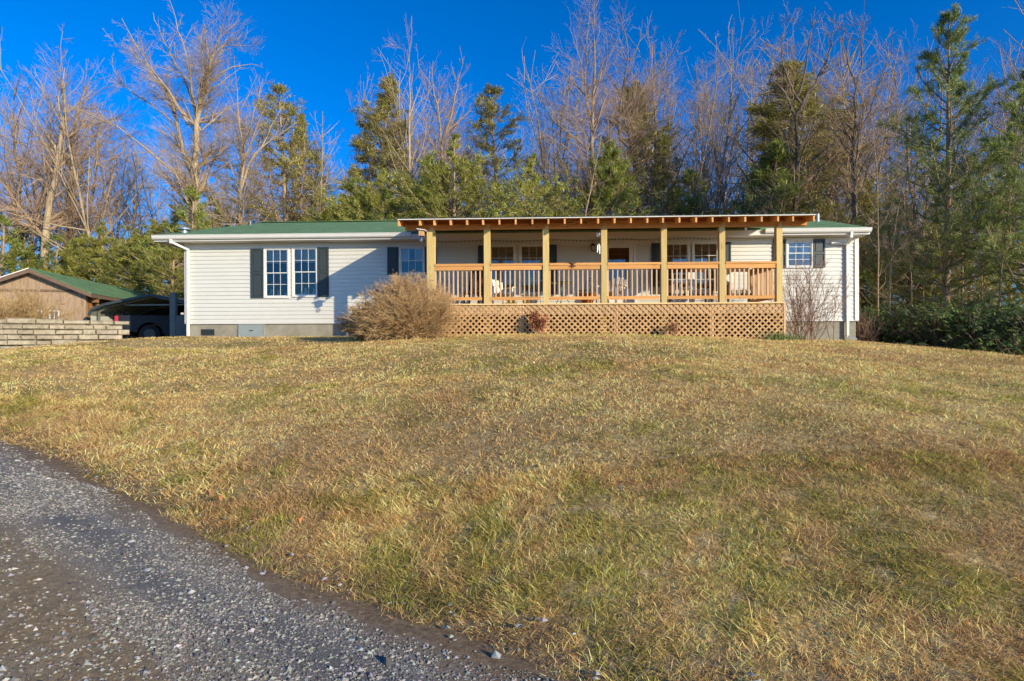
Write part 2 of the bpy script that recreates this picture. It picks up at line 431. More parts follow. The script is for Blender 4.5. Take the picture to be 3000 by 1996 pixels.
# ------------------------------------------------------------------ grass
def grass_mat():
    m, nt, out = newmat('grass_blade'); g = nt.nodes.new('ShaderNodeVertexColor'); g.layer_name = 'col'
    d = nt.nodes.new('ShaderNodeBsdfDiffuse'); t = nt.nodes.new('ShaderNodeBsdfTranslucent'); mx = nt.nodes.new('ShaderNodeMixShader'); mx.inputs[0].default_value = .35
    nt.links.new(g.outputs[0], d.inputs[0]); nt.links.new(g.outputs[0], t.inputs[0]); nt.links.new(d.outputs[0], mx.inputs[1]); nt.links.new(t.outputs[0], mx.inputs[2])
    nt.links.new(mx.outputs[0], out.inputs[0]); return m
def make_grass():
    rg = np.random.default_rng(21); g = Geo()
    def batch(n, y0, y1, lmin, lmax, wd, flat=1.0):
        y = np.sqrt(rg.uniform(max(y0, -.5)**2 if y0 > 0 else 0, y1**2, n)); x = rg.uniform(-1.1, 1.22, n)*(y+.8)
        s = sdist(x, y); edge = (vnoise(x, y, .5, 41)-.5)*.7
        keep = (s+edge*.55 > rg.exponential(.09, n)-.13) & ~((x > -11.3) & (x < 10.1) & (y > 18.3)) & ~((x > -2.9) & (x < 6.6) & (y > 15.4))
        wy = np.interp(x, WX, WY); keep &= ~((x < -12.2) & (y > wy-.02) & (y < wy+.3))
        keep &= ~((y > 20.5) & (x < -11.5)) & (wline(x, y) < .25+vnoise(x, y, .6, 5)*.3)
        # thin worn patches near the drive
        keep &= (s > .12) | (rg.random(n) < .30+1.5*(s+.15))
        keep &= (vnoise(x, y, .13, 131, 2) > .30) | (rg.random(n) < .35)
        x = x[keep]; y = y[keep]; s = s[keep]; n = len(x)
        z = hgt(x, y)-.03*sstep(-.25, .1, s)-.002
        tall = vnoise(x, y, .8, 51, 2); clump = vnoise(x, y, .16, 61, 2)
        L = rg.uniform(lmin, lmax, n)*(.6+.8*tall)*(.5+1.0*clump)*(1+.45*np.exp(-((s-.6)/.7)**2))
        longp = rg.random(n) < .02; L = np.where(longp, L*1.9, L)
        a0 = vnoise(x, y, .5, 71, 2)*12.6; a = a0+rg.normal(0, 1.5, n)
        tilt = np.clip(rg.normal(1.22, .36, n)*flat, .2, 1.54)
        dx, dy = np.cos(a), np.sin(a); wv = rg.uniform(.6, 1.3, n)*wd
        px_, py_ = -dy*wv/2, dx*wv/2
        # widen to face different ways
        rt = rg.uniform(0, 6.28, n); px_, py_ = np.cos(rt)*wv/2, np.sin(rt)*wv/2
        st, ct = np.sin(tilt), np.cos(tilt); t2 = np.clip(tilt+rg.uniform(.1, .8, n), 0, 1.9); s2, c2 = np.sin(t2), np.cos(t2)
        m1 = np.stack([x+dx*st*L*.55, y+dy*st*L*.55, z+ct*L*.55], -1)
        tip = m1+np.stack([dx*s2*L*.45, dy*s2*L*.45, c2*L*.45], -1); tip[:, 2] = np.maximum(tip[:, 2], z+.004)
        b = np.stack([x, y, z], -1); off = np.stack([px_, py_, px_*0], -1)
        V = np.stack([b-off, b+off, m1+off*.8, m1-off*.8, tip], 1)
        i = np.arange(n)[:, None]*5
        Q = i+np.array([[0, 1, 2, 3]]); T = i+np.array([[3, 2, 4]])
        gp = vnoise(x, y, 1.7, 81, 4); gp2 = vnoise(x, y, .35, 91, 3)
        low = sstep(8.5, 3.0, y)*sstep(-1, 1.5, x)   # greener, lusher low on the bank
        pg = np.clip((gp-.53)*2.4+(gp2-.5)*2.4+.0+.42*np.exp(-((x-1.0)/.95)**2-((y-3.9)/.8)**2)+.06*low, .02, .7)
        isg = rg.random(n) < pg
        tn = (.6*rg.random(n)+.4*sstep(.25, .75, vnoise(x, y, .09, 141, 2)))[:, None]
        straw = np.array([.24, .16, .07])*(1-tn)+np.array([.72, .56, .28])*tn
        brown = np.array([.20, .135, .07])*(1-tn)+np.array([.42, .30, .17])*tn
        green = np.array([.085, .105, .025])*(1-tn)+np.array([.32, .31, .08])*tn
        bp = vnoise(x, y, 1.2, 101, 3)+.10*sstep(10, 4, y)
        isb = rg.random(n) < np.clip((bp-.40)*2.4, .14, .8)
        c = np.where(isb[:, None], brown, straw); c = np.where(isg[:, None], green, c)
        c = np.clip(c*np.array([1.10, .995, .80])*(1.58+.5*vnoise(x, y, 2.6, 111, 2))[:, None], 0, .9)
        c = np.concatenate([c, np.ones((n, 1))], 1)
        g.add(V, Q=Q, T=T, col=np.repeat(c, 5, 0))
    batch(560000, .3, 5, .024, .066, .0040)
    batch(400000, 4.6, 9, .03, .07, .0068)
    batch(300000, 8.4, 14, .04, .075, .0115)
    batch(150000, 13.2, 21, .035, .07, .016)
    M['grass'] = grass_mat()
    tag(link('grass', g.mesh('grass', M['grass'])), 'matted winter grass, mostly straw tan with green patches, covering the sloping lawn', 'grass', kind='stuff')
make_grass()
# ------------------------------------------------------------------ house materials
def glass_mat(name='window_glass', refl=1.0):
    m, nt, out = newmat(name)
    fr = nd(nt, 'ShaderNodeFresnel', IOR=1.5); f = mathn(nt, 'MULTIPLY_ADD', fr.outputs[0], 1.05*refl, .05*refl)
    t = nt.nodes.new('ShaderNodeBsdfTransparent'); t.inputs[0].default_value = (.85, .88, .9, 1)
    g = nt.nodes.new('ShaderNodeBsdfGlossy'); g.inputs['Roughness'].default_value = .03
    v = coords(nt); n = noise(nt, v, 1.5, 2); nt.links.new(bump(nt, n, .04, .05), g.inputs['Normal'])
    mx = nt.nodes.new('ShaderNodeMixShader'); nt.links.new(f, mx.inputs[0]); nt.links.new(t.outputs[0], mx.inputs[1]); nt.links.new(g.outputs[0], mx.inputs[2])
    nt.links.new(mx.outputs[0], out.inputs[0]); return m
M['glass'] = glass_mat()
M['siding'] = plain('vinyl_siding', (.58, .575, .525), .5, .03, 3, bmp=.05)
M['white'] = plain('white_trim', (.68, .67, .63), .45, .03, 4, bmp=.03)
M['soffit'] = plain('white_soffit', (.62, .60, .55), .6, .03, 4, bmp=.03)
M['shutter'] = plain('shutter_grey', (.038, .05, .052), .5, .08, 6)
M['dark'] = plain('dark_metal', (.03, .03, .035), .4, .2, 8)
def concrete():
    m, nt, out = newmat('parged_concrete'); v = coords(nt); n1 = noise(nt, v, 1.6, 6, .7); n2 = noise(nt, v, 35, 4, .7)
    c = ramp(nt, n1, [(.3, (.21, .195, .15)), (.5, (.30, .28, .22)), (.72, (.38, .36, .29))])
    c = mixc(nt, .35, c, ramp(nt, n2, [(.3, (.45, .45, .45)), (.7, (1, 1, 1))]), 'MULTIPLY')
    finish(nt, out, c, .95, bump(nt, n2, .5, .01), 0, .2); return m
M['concrete'] = concrete()
def shingles(name='green_shingle', a=(.085, .17, .075), b=(.19, .33, .16)):
    m, nt, out = newmat(name); v = coords(nt)
    br = nt.nodes.new('ShaderNodeTexBrick'); nt.links.new(v, br.inputs[0]); br.inputs['Scale'].default_value = 1
    br.inputs['Brick Width'].default_value = .33; br.inputs['Row Height'].default_value = .13; br.inputs['Mortar Size'].default_value = .012; br.offset = .5
    br.inputs['Color1'].default_value = rgba(a); br.inputs['Color2'].default_value = rgba(b); br.inputs['Mortar'].default_value = rgba(tuple(x*.55 for x in a)); br.inputs['Bias'].default_value = .1
    n = noise(nt, coords(nt, (1, 2.5, 1)), 2.2, 5, .7); n2 = noise(nt, v, 120, 2)
    c = mixc(nt, .55, br.outputs[0], ramp(nt, n, [(.35, a), (.65, (.21, .35, .17))]))
    c = mixc(nt, .35, c, ramp(nt, n2, [(.35, (.5, .5, .5)), (.65, (1, 1, 1))]), 'MULTIPLY')
    finish(nt, out, c, .9, bump(nt, br.outputs[1], .4, .01), 0, .2); return m
M['shingle'] = shingles()
M['room'] = plain('room_wall', (.26, .20, .15), .9, .15, 1)
M['blind'] = plain('window_blind', (.80, .64, .36), .7, .05, 5)
M['curtain'] = plain('pale_curtain', (.78, .74, .60), .9, .1, 3)
M['doorwood'] = wood('door_wood', (.13, .035, .015), (.06, .015, .008), 'z')

D = 18.34           # front wall plane
ZS0, ZS1 = .60, 3.17
HX0, HX1 = -11.32, 10.06
HY1 = 26.9
house = thing('manufactured_house', 'long white single-storey house with green shingle roof and a timber front porch', 'house', (0, D, 0))
hy = D

wins = []           # (x0,x1,z0,z1,kind)
def wx(px): return ax(px, D)
def wz(py): return (998-py)/1687*D
W1 = (wx(779), wx(846), 1.44, 2.99); W2 = (wx(861), wx(929), 1.47, 3.01)
W3 = (wx(1174), wx(1242), 2.16, 2.99)
W4 = (wx(1438), wx(1508), 1.50, 3.02); W5 = (wx(1526), wx(1597), 1.50, 3.02)
W6 = (wx(1950), wx(2016), 1.50, 3.04); W7 = (wx(2032), wx(2102), 1.50, 3.05)
W8 = (wx(2307), wx(2378), 2.28, 3.12)
DR = (wx(1768), wx(1861), 1.0, 3.09)
opens = [W1, W2, W3, W4, W5, W6, W7, W8, DR]

# lapped siding, real courses, with the openings left out
def siding():
    s = MB(); H = .128
    zs = np.arange(ZS0, ZS1, H)
    for z0 in zs:
        z1 = min(z0+H, ZS1)
        cuts = sorted({z0, z1} | {o[k] for o in opens for k in (2, 3) if z0 < o[k] < z1})
        for a, b in zip(cuts[:-1], cuts[1:]):
            ya = D-.022*(1-(a-z0)/H)-.002; yb = D-.022*(1-(b-z0)/H)-.002
            mid = (a+b)/2; xs_ = [HX0]
            for o in sorted(opens):
                if o[2] < mid < o[3]: xs_ += [o[0], o[1]]
            xs_.append(HX1)
            for i in range(0, len(xs_), 2):
                s.quad((xs_[i], ya, a), (xs_[i+1], ya, a), (xs_[i+1], yb, b), (xs_[i], yb, b))
                if a == z0: s.quad((xs_[i], D, a), (xs_[i+1], D, a), (xs_[i+1], ya, a), (xs_[i], ya, a))
    # side and rear walls
    for z0 in zs:
        z1 = min(z0+H, ZS1)
        for X, sg in ((HX0, -1), (HX1, 1)):
            s.quad((X+sg*.022, D, z0), (X+sg*.022, HY1, z0), (X+sg*.002, HY1, z1), (X+sg*.002, D, z1))
        s.quad((HX0, HY1+.022, z0), (HX1, HY1+.022, z0), (HX1, HY1+.002, z1), (HX0, HY1+.002, z1))
    return s.build('wall', M['siding'], house)
siding()
# thin seams where siding lengths overlap are real laps
s = MB(); rs = random.Random(3)
for k in range(26):
    x = rs.uniform(HX0+.6, HX1-.6); c = rs.randrange(0, 20); z0 = ZS0+c*.128
    if any(o[0]-.5 < x < o[1]+.5 and o[2]-.1 < z0+.06 < o[3]+.1 for o in opens): continue
    s.hexa([(x, D-.0255, z0), (x+.5, D-.0235, z0), (x+.5, D-.02, z0), (x, D-.02, z0), (x, D-.0055, z0+.122), (x+.5, D-.0035, z0+.122), (x+.5, D, z0+.122), (x, D, z0+.122)])

# inside: floor, partitions, ceiling, so the rooms behind the glass are real
s = MB(); s.box(HX0+.05, HX1-.05, D+.05, HY1-.05, .93, .97); s.box(HX0+.05, HX1-.05, D+.05, HY1-.05, 3.2, 3.24)
s.box(HX0+.05, HX1-.05, D+3.2, D+3.26, .98, 3.19)
for px_ in (1100, 1330, 1680, 1890, 2230): s.box(wx(px_), wx(px_)+.08, D+.06, D+3.19, .98, 3.19)
for o in opens:   # reveals
    pass
s.build('room_interior', M['room'], house)
# foundation
s = MB()
s.hexa([(HX0+.03, D+.03, -.8), (HX1-.03, D+.03, -.8), (HX1-.03, HY1-.03, -.8), (HX0+.03, HY1-.03, -.8), (HX0+.03, D+.03, ZS0-.004), (HX1-.03, D+.03, ZS0-.004), (HX1-.03, HY1-.03, ZS0-.004), (HX0+.03, HY1-.03, ZS0-.004)])
fnd = s.build('foundation', M['concrete'], house)
s = MB(); s.box(HX0-.03, HX1+.03, D-.03, D+.03, ZS0-.03, ZS0-.003)
s.build('starter_strip', M['white'], house)
# crawl space vent and access door
x0, x1, z0, z1 = wx(590), wx(627), wz(979)+.0, wz(961)
s = MB(); s.box(x0, x1, D+.005, D+.025, z0, z0+.02); s.box(x0, x1, D+.005, D+.025, z1-.02, z1)
for k in range(15): xx = x0+(x1-x0)*k/14; s.box(xx-.005, xx+.005, D+.0, D+.02, z0, z1)
vf = s.build('vent_grille', M['shutter'], fnd)
s = MB(); s.box(x0, x1, D+.026, D+.029, z0, z1); s.build('vent_backing', M['dark'], fnd)
M['access'] = plain('painted_steel_grey', (.25, .29, .29), .5, .06, 4)
x0, x1, z0, z1 = wx(702), wx(771), .10, ZS0-.06
s = MB(); s.box(x0, x1, D+.002, D+.028, z0, z1); s.box(x0-.04, x0-.003, D-.01, D+.028, z0, z1+.04); s.box(x1+.003, x1+.04, D-.01, D+.028, z0, z1+.04); s.box(x0-.003, x1+.003, D-.01, D+.028, z1+.003, z1+.04)
acd = s.build('access_door', M['access'], house)
s = MB(); xm = (x0+x1)/2; s.box(xm-.06, xm+.06, D-.016, D-.002, .34, .365); s.build('handle', M['dark'], acd)

# roof
EZ = 3.40; EYF = 17.88; OX0, OX1 = at(450, 690, EYF)[0], at(2549, 690, EYF)[0]
RY = (EYF+HY1+.46)/2; RZ = 4.74; EYB = HY1+.46
RXL = at(766, 640, RY)[0]; RXR = OX1
s = MB(); th = .05
A = [(OX0, EYF, EZ), (OX1, EYF, EZ), (RXR, RY, RZ), (RXL, RY, RZ)]
s.hexa([(p[0], p[1], p[2]-th) for p in A]+A)
B = [(OX1, EYB, EZ), (OX0, EYB, EZ), (RXL, RY+.004, RZ), (RXR, RY+.004, RZ)]
s.hexa([(p[0], p[1], p[2]-th) for p in B]+B)
n = len(s.v); s.v += [(OX0, EYF+.004, EZ), (RXL, RY, RZ-.003), (OX0, EYB-.004, EZ)]; s.f.append((n, n+1, n+2))
roof = s.build('roof', M['shingle'], house)
s = MB(); s.bar((RXL, RY, RZ+.012), (RXR, RY, RZ+.012), .26, .02); s.build('ridge_cap', M['shingle'], roof)
s = MB(); s.v += [(OX1-.35, EYF+.03, EZ-.06), (OX1-.35, EYB-.03, EZ-.06), (OX1-.35, RY, RZ-.06)]; s.f.append((0, 1, 2)); s.build('gable_wall', M['siding'], house)
# roof furniture: mushroom vent, pipes
def roofz(x, y): return EZ+(RZ-EZ)*(y-EYF)/(RY-EYF)
M['galv'] = plain('galvanised', (.42, .44, .45), .35, .1, 6, metal=.6)
x, z = at(541, 672, 18.6); zz = roofz(x, 18.6)
s = MB(); s.lathe((x, 18.6, zz-.05), [(.10, 0), (.10, .13), (.22, .14), (.21, .18), (.12, .23), (.02, .25)], 16); s.build('roof_vent', M['galv'], roof, smooth=False)
x = at(733, 650, 21.5)[0]; s = MB(); s.tube([(x, 21.5, roofz(x, 21.5)-.05), (x, 21.5, roofz(x, 21.5)+.16)], .025, 10); s.build('vent_pipe', M['access'], roof)
x = at(2396, 640, 20.2)[0]; s = MB(); s.tube([(x, 20.2, roofz(x, 20.2)-.05), (x, 20.2, roofz(x, 20.2)+.26)], .045, 10); s.build('vent_pipe', M['white'], roof)
# soffit, fascia, gutter
s = MB(); s.box(OX0+.02, OX1-.02, EYF+.02, D-.004, 3.185, 3.2); s.box(OX0+.02, HX0-.03, D, HY1, 3.185, 3.2); s.box(HX1+.03, OX1-.02, D, HY1, 3.185, 3.2)
for k in range(86): pass
s.build('soffit', M['soffit'], house)
s = MB(); s.box(OX0, OX1, EYF, EYF+.02, 3.19, EZ-.055); s.box(OX0, OX0+.02, EYF+.02, EYB, 3.19, EZ-.055); s.box(OX1-.02, OX1, EYF+.02, EYB, 3.19, EZ-.055)
s.build('fascia', M['white'], house)
s = MB(); s.box(HX0, HX1, D-.028, D-.004, ZS1-.16, ZS1+.01); s.build('frieze_board', M['soffit'], house)
def gutter(x0, x1):
    s = MB(); pr = [(EYF-.004, 3.245), (EYF-.07, 3.245), (EYF-.10, 3.28), (EYF-.115, 3.335), (EYF-.12, 3.36), (EYF-.13, 3.36), (EYF-.13, 3.375), (EYF-.11, 3.375), (EYF-.10, 3.33), (EYF-.085, 3.29), (EYF-.06, 3.26), (EYF-.004, 3.26)]
    s.xprism(pr, x0, x1)
    for x in (x0, x1): s.xprism([(EYF-.004, 3.246), (EYF-.07, 3.246), (EYF-.125, 3.372), (EYF-.004, 3.372)], x-.003, x+.003)
    return s.build('gutter', M['white'], house)
gutter(OX0, ax(1206, 17.8)); gutter(ax(2243, 17.8), OX1)
# downspouts
def spout(pts):
    s = MB()
    for a, b in zip(pts[:-1], pts[1:]): s.bar(a, b, .075, .06)
    for p in pts[1:-1]: s.box(p[0]-.039, p[0]+.039, p[1]-.034, p[1]+.034, p[2]-.04, p[2]+.04)
    return s.build('downspout', M['white'], house)
xg = ax(500, 17.8); xw = HX0+.10
spout([(xg, 17.82, 3.26), (xg, 17.84, 3.16), (xw, D-.07, 2.98), (xw, D-.07, .18)])
xg = ax(2497, 17.8); xw = ax(2484, 18.25)
spout([(xg, 17.82, 3.26), (xg, 17.84, 3.12), (xw, D-.07, 2.95), (xw, D-.07, hz(xw, D)+.14), (xw+.22, D-.2, hz(xw, D)+.03)])
xq = ax(2441, 18.2); spout([(xw, D-.14, 2.96), (xq+.05, D-.08, 2.98), (xq-.04, D-.08, 2.98)])
# corner posts
for x0, x1 in ((HX0-.03, HX0+.05), (HX1-.09, HX1+.03)):
    s = MB(); s.box(x0, x1, D-.045, D+.08, ZS0-.01, ZS1); s.build('corner_post', M['white'], house)

# ------------------------------------------------------------------ windows, shutters, door
def window(o, rows=2, kind='blind', seed=0):
    x0, x1, z0, z1 = o; yf = D-.05; fw = .045
    s = MB()
    s.box(x0-fw, x0+.012, yf, D+.09, z0-fw, z1+fw); s.box(x1-.012, x1+fw, yf, D+.09, z0-fw, z1+fw)
    s.box(x0+.012, x1-.012, yf, D+.09, z1-.012, z1+fw); s.box(x0+.012, x1-.012, yf-.012, D+.09, z0-fw, z0+.012)
    win = s.build('window', M['white'], house)
    zm = (z0+z1)/2
    for (a, b, yo) in ((zm-.018, z1-.012, D-.03), (z0+.012, zm+.018, D-.01)):
        s = MB(); t = .028
        s.box(x0+.012, x0+.012+t, yo, yo+.025, a, b); s.box(x1-.012-t, x1-.012, yo, yo+.025, a, b)
        s.box(x0+.012+t, x1-.012-t, yo, yo+.025, a, a+t); s.box(x0+.012+t, x1-.012-t, yo, yo+.025, b-t, b)
        gx0, gx1, gz0, gz1 = x0+.012+t, x1-.012-t, a+t, b-t
        for k in (1, 2):
            xx = gx0+(gx1-gx0)*k/3; s.box(xx-.007, xx+.007, yo+.002, yo+.008, gz0, gz1)
        for k in range(1, rows):
            zz = gz0+(gz1-gz0)*k/rows; s.box(gx0, gx1, yo+.0025, yo+.0075, zz-.007, zz+.007)
        s.build('sash', M['white'], win)
        s = MB(); s.box(gx0, gx1, yo+.012, yo+.016, gz0, gz1); s.build('pane', M['glass'], win)
    yb = D+.05
    if kind == 'blind':
        s = MB(); n = int((z1-z0)/.045)
        for k in range(n):
            zz = z1-.03-k*.045
            s.hexa([(x0, yb, zz-.034), (x1, yb, zz-.034), (x1, yb+.003, zz-.036), (x0, yb+.003, zz-.036), (x0, yb+.018, zz), (x1, yb+.018, zz), (x1, yb+.021, zz-.002), (x0, yb+.021, zz-.002)])
        s.build('blind', M['blind'], win)
    elif kind == 'valance':
        s = MB(); n = 14
        for k in range(n):
            a = x0+(x1-x0)*k/n; b = x0+(x1-x0)*(k+1)/n; d = .03*(k % 2)
            s.quad((a, yb+d, z1-.34), (b, yb+.03-d, z1-.34), (b, yb+.03-d, z1), (a, yb+d, z1))
            s.quad((a, yb+d, z1-.46), (b, yb+.03-d, z1-.46), (b, yb+.031-d, z1-.345), (a, yb+.001+d, z1-.345))
        s.build('valance', M['curtain'], win)
        # things standing on the sill inside
        s = MB(); rr = random.Random(seed)
        for k in range(3):
            xx = x0+.12+k*.22+rr.uniform(-.05, .05); r = rr.uniform(.04, .07); h = rr.uniform(.16, .34)
            s.lathe((xx, D+.24, z0-.02), [(r, 0), (r*1.3, h*.4), (r*.5, h*.8), (r*.8, h)], 10)
        s.box(x0, x1, D+.09, D+.36, z0-.05, z0-.021)
        s.build('sill_ornament', M['curtain'], win)
    else:
        s = MB(); n = 10
        for sgn, (a0, a1) in ((1, (x0, x0+.30)), (-1, (x1-.30, x1))):
            for k in range(n):
                a = a0+(a1-a0)*k/n; b = a0+(a1-a0)*(k+1)/n; d = .025*(k % 2)
                s.quad((a, yb+d, zm-.03), (b, yb+.025-d, zm-.03), (b, yb+.025-d, z1), (a, yb+d, z1))
        s.build('curtain', M['curtain'], win)
    return win
window(W1, 2, 'valance', 1); window(W2, 2, 'valance', 2); window(W3, 1, 'curtain')
for o in (W4, W5, W6, W7): window(o, 2, 'blind')
window(W8, 2, 'curtain')
def shutter(x0, x1, z0, z1):
    s = MB(); y0, y1 = D-.06, D-.023; f = .045; zm = (z0+z1)/2
    s.box(x0, x0+f, y0, y1, z0, z1); s.box(x1-f, x1, y0, y1, z0, z1)
    for a, b in ((z0, z0+f*1.4), (z1-f, z1), (zm-.03, zm+.03)): s.box(x0+f, x1-f, y0, y1, a, b)
    s.box(x0+f, x1-f, y0+.02, y1, z0+f*1.4, zm-.03); s.box(x0+f, x1-f, y0+.02, y1, zm+.03, z1-f)
    for a, b in ((z0+f*1.4+.03, zm-.06), (zm+.06, z1-f-.03)): s.box(x0+f+.03, x1-f-.03, y0+.006, y0+.019, a, b)
    return s.build('shutter', M['shutter'], house)
for a, b, o in ((738.5, 774.5, W1), (932, 965, W2), (1137, 1170, W3), (1246, 1281, W3), (1402, 1434, W4), (1601, 1632, W5), (1909, 1943, W6), (2107, 2141, W7), (2265, 2302, W8), (2381, 2416, W8)):
    shutter(wx(a), wx(b), o[2]-.04, o[3]+.01)
# front door: white storm door with glass over a brown wood door
x0, x1, z0, z1 = DR
s = MB(); yf = D-.06
s.box(x0-.05, x0+.04, yf, D+.10, z0, z1+.06); s.box(x1-.05, x1+.04, yf, D+.10, z0, z1+.06); s.box(x0+.04, x1-.05, yf, D+.10, z1-.03, z1+.06)
s.build('door_casing', M['white'], house)
a0, a1, b1 = x0+.045, x1-.055, z1-.035
s = MB(); s.box(a0, a0+.13, D-.04, D-.005, z0+.01, b1); s.box(a1-.13, a1, D-.04, D-.005, z0+.01, b1)
s.box(a0+.13, a1-.13, D-.04, D-.005, b1-.14, b1); s.box(a0+.13, a1-.13, D-.04, D-.005, z0+.01, 1.62); s.box(a0+.13, a1-.13, D-.04, D-.005, 2.28, 2.33)
dor = s.build('storm_door', M['white'], house)
s = MB(); s.box(a0+.13, a1-.13, D-.026, D-.02, 2.33, b1-.14); s.box(a0+.13, a1-.13, D-.026, D-.02, 1.62, 2.28); s.build('pane', M['glass'], dor)
s = MB(); s.tube([(a0+.06, D-.09, 2.02), (a0+.06, D-.09, 2.16)], .012, 8); s.box(a0+.04, a0+.08, D-.09, D-.04, 2.08, 2.10); s.build('handle', M['dark'], dor)
s = MB(); s.box(x0+.0, x1-.0, D+.05, D+.09, z0, z1)
for zz in (1.2, 1.75, 2.3):
    for k in (0, 1): s.box(x0+.2+k*.36, x0+.46+k*.36, D+.035, D+.05, zz, zz+.42)
s.build('front_door', M['doorwood'], house)
# lantern by the door
xl = wx(1737); zl = wz(728)
s = MB(); s.box(xl-.05, xl+.05, D-.05, D-.02, zl-.06, zl+.10); s.bar((xl, D-.05, zl+.06), (xl, D-.13, zl+.10), .02, .02); s.lathe((xl, D-.14, zl+.045), [(.085, 0), (.07, .04), (.02, .07)], 8)
for k in range(4):
    a = k*math.pi/2+.78; s.bar((xl+.065*math.cos(a), D-.14+.065*math.sin(a), zl+.045), (xl+.05*math.cos(a), D-.14+.05*math.sin(a), zl-.12), .012, .012)
s.lathe((xl, D-.14, zl-.135), [(.055, 0), (.055, .015)], 8)
M['bronze'] = plain('bronze', (.10, .03, .015), .45, .2, 10, metal=.4)
lam = s.build('wall_lantern', M['bronze'], house)
M['frost'] = plain('frosted_glass', (.6, .55, .45), .3, .05, 5)
s = MB(); s.lathe((xl, D-.14, zl-.12), [(.04, 0), (.05, .14)], 8); s.build('lamp_glass', M['frost'], lam)
# outlet cover, hose bib
M['beige'] = plain('beige_plastic', (.55, .5, .4), .5)
xx = wx(537); s = MB(); s.box(xx-.05, xx+.03, D-.05, D-.02, wz(917), wz(911)); s.build('outlet_cover', M['beige'], house)

# ------------------------------------------------------------------ porch (a part of the house; its pieces are sub-parts)
M['pine_z'] = wood('treated_pine_upright', (.56, .42, .17), (.42, .29, .095), 'z', .16)
M['pine_x'] = wood('treated_pine_board', (.56, .40, .16), (.40, .25, .08), 'x', .18)
M['ced_x'] = wood('orange_timber_beam', (.60, .27, .07), (.42, .16, .035), 'x', .2)
M['ced_y'] = wood('orange_timber_rafter', (.66, .34, .12), (.46, .21, .06), 'y', .25)
M['rail'] = wood('rail_timber', (.62, .31, .10), (.44, .19, .05), 'x', .25)
M['bal'] = wood('baluster_timber', (.64, .42, .23), (.50, .29, .13), 'z', .25)
M['lat'] = plain('lattice_wood', (.50, .29, .12), .8, .25, 5)
YP = 15.34; ZD = (998-889.5)/1687*YP     # porch front face and deck top
porch = bpy.data.objects.new('porch', None); COL.objects.link(porch); porch.parent = house; porch.location = (0, YP-D, 0)
PXL, PXR = ax(1245, YP), ax(2296, YP)
posts = [(1251, 1274), (1418, 1437), (1591, 1609.5), (1762, 1780), (1938, 1955), (2108.5, 2126), (2276, 2294)]
ZB0 = (998-671.5)/1687*YP; ZB1 = (998-655)/1687*YP
PX = []
for a, b in posts:
    xa, xb = ax(a, YP), ax(b, YP); PX.append((xa, xb))
    s = MB(); s.box(xa, xb, YP, YP+(xb-xa), ZD-.0, ZB0); s.box(xa+(xb-xa)*.38, xb-.012, YP+.004, YP+.034, ZB0+.001, ZB1-.01)
    s.build('post', M['pine_z'], porch, bevel=.004)
# beam in two plies with a joint, right end cut on a slope
bx0, bx1 = ax(1188, YP), ax(2366, YP)
s = MB()
for (a, b) in ((bx0, PX[2][0]+.07), (PX[2][0]+.074, PX[4][0]+.09), (PX[4][0]+.094, bx1)):
    s.box(a, b, YP+.006, YP+.044, ZB0, ZB1) if b != bx1 else s.prism([(a, ZB0), (b, ZB0+.02), (b, ZB1), (a, ZB1)], YP+.006, YP+.044)
s.box(bx0+.02, bx1-.03, YP+.05, YP+.088, ZB0, ZB1)
s.build('beam', M['ced_x'], porch)
# rafters
YRF = 14.90; slope = .17
ZT = (998-641)/1687*YRF
rx0, rx1 = ax(1168, YRF), ax(2388, YRF)
def rz_(y): return ZT+slope*(y-YRF)
YRB = 19.6
rpx = [1169, 1231, 1273, 1321, 1369, 1416, 1464, 1512, 1561, 1608, 1656, 1704, 1754, 1802, 1850, 1898, 1944, 1992, 2041, 2089, 2137, 2185, 2233, 2281, 2325, 2386]
RXS = []
for px_ in rpx:
    x = ax(px_, YRF); RXS.append(x)
    s = MB(); h = .145 if px_ not in (1169, 2386) else .155; hw = .022
    yb_ = 17.86
    s.hexa([(x-hw, YRF, rz_(YRF)-h), (x+hw, YRF, rz_(YRF)-h), (x+hw, yb_, rz_(yb_)-h), (x-hw, yb_, rz_(yb_)-h), (x-hw, YRF, rz_(YRF)-.004), (x+hw, YRF, rz_(YRF)-.004), (x+hw, yb_, rz_(yb_)-.004), (x-hw, yb_, rz_(yb_)-.004)])
    s.build('rafter', M['ced_y'], porch)
# blocking over the beam: boards between rafters at both ends, left open in the middle
s = MB()
for i, (a, b) in enumerate(zip(RXS[:-1], RXS[1:])):
    yk = YP+.10; z0 = ZB1+.002; z1 = rz_(yk)-.006
    if 10 <= i <= 15: z0 = z1-.05
    s.box(a+.024, b-.024, yk, yk+.03, z0, z1)
s.build('blocking', M['ced_x'], porch)
# fascia ledger at the rear and roof sheet with ribs
s = MB(); s.box(rx0, rx1, 17.80, 17.84, 3.46, rz_(17.8)-.16); s.build('ledger', M['ced_x'], porch)
def xsheet(y0, y1, o0, o1, xa, xb):
    return [(xa, y0, rz_(y0)+o0), (xb, y0, rz_(y0)+o0), (xb, y1, rz_(y1)+o0), (xa, y1, rz_(y1)+o0), (xa, y0, rz_(y0)+o1), (xb, y0, rz_(y0)+o1), (xb, y1, rz_(y1)+o1), (xa, y1, rz_(y1)+o1)]
M['osb'] = plain('roof_sheathing', (.62, .40, .18), .85, .25, 9)
s = MB(); s.hexa(xsheet(YRF+.02, YRB, 0, .016, rx0, rx1)); s.build('roof_sheathing', M['osb'], porch)
M['metalroof'] = plain('dark_metal_roofing', (.055, .075, .06), .4, .15, 3, metal=.3)
s = MB(); s.hexa(xsheet(YRF-.05, YRB, .034, .04, rx0-.03, rx1+.03))
x = rx0
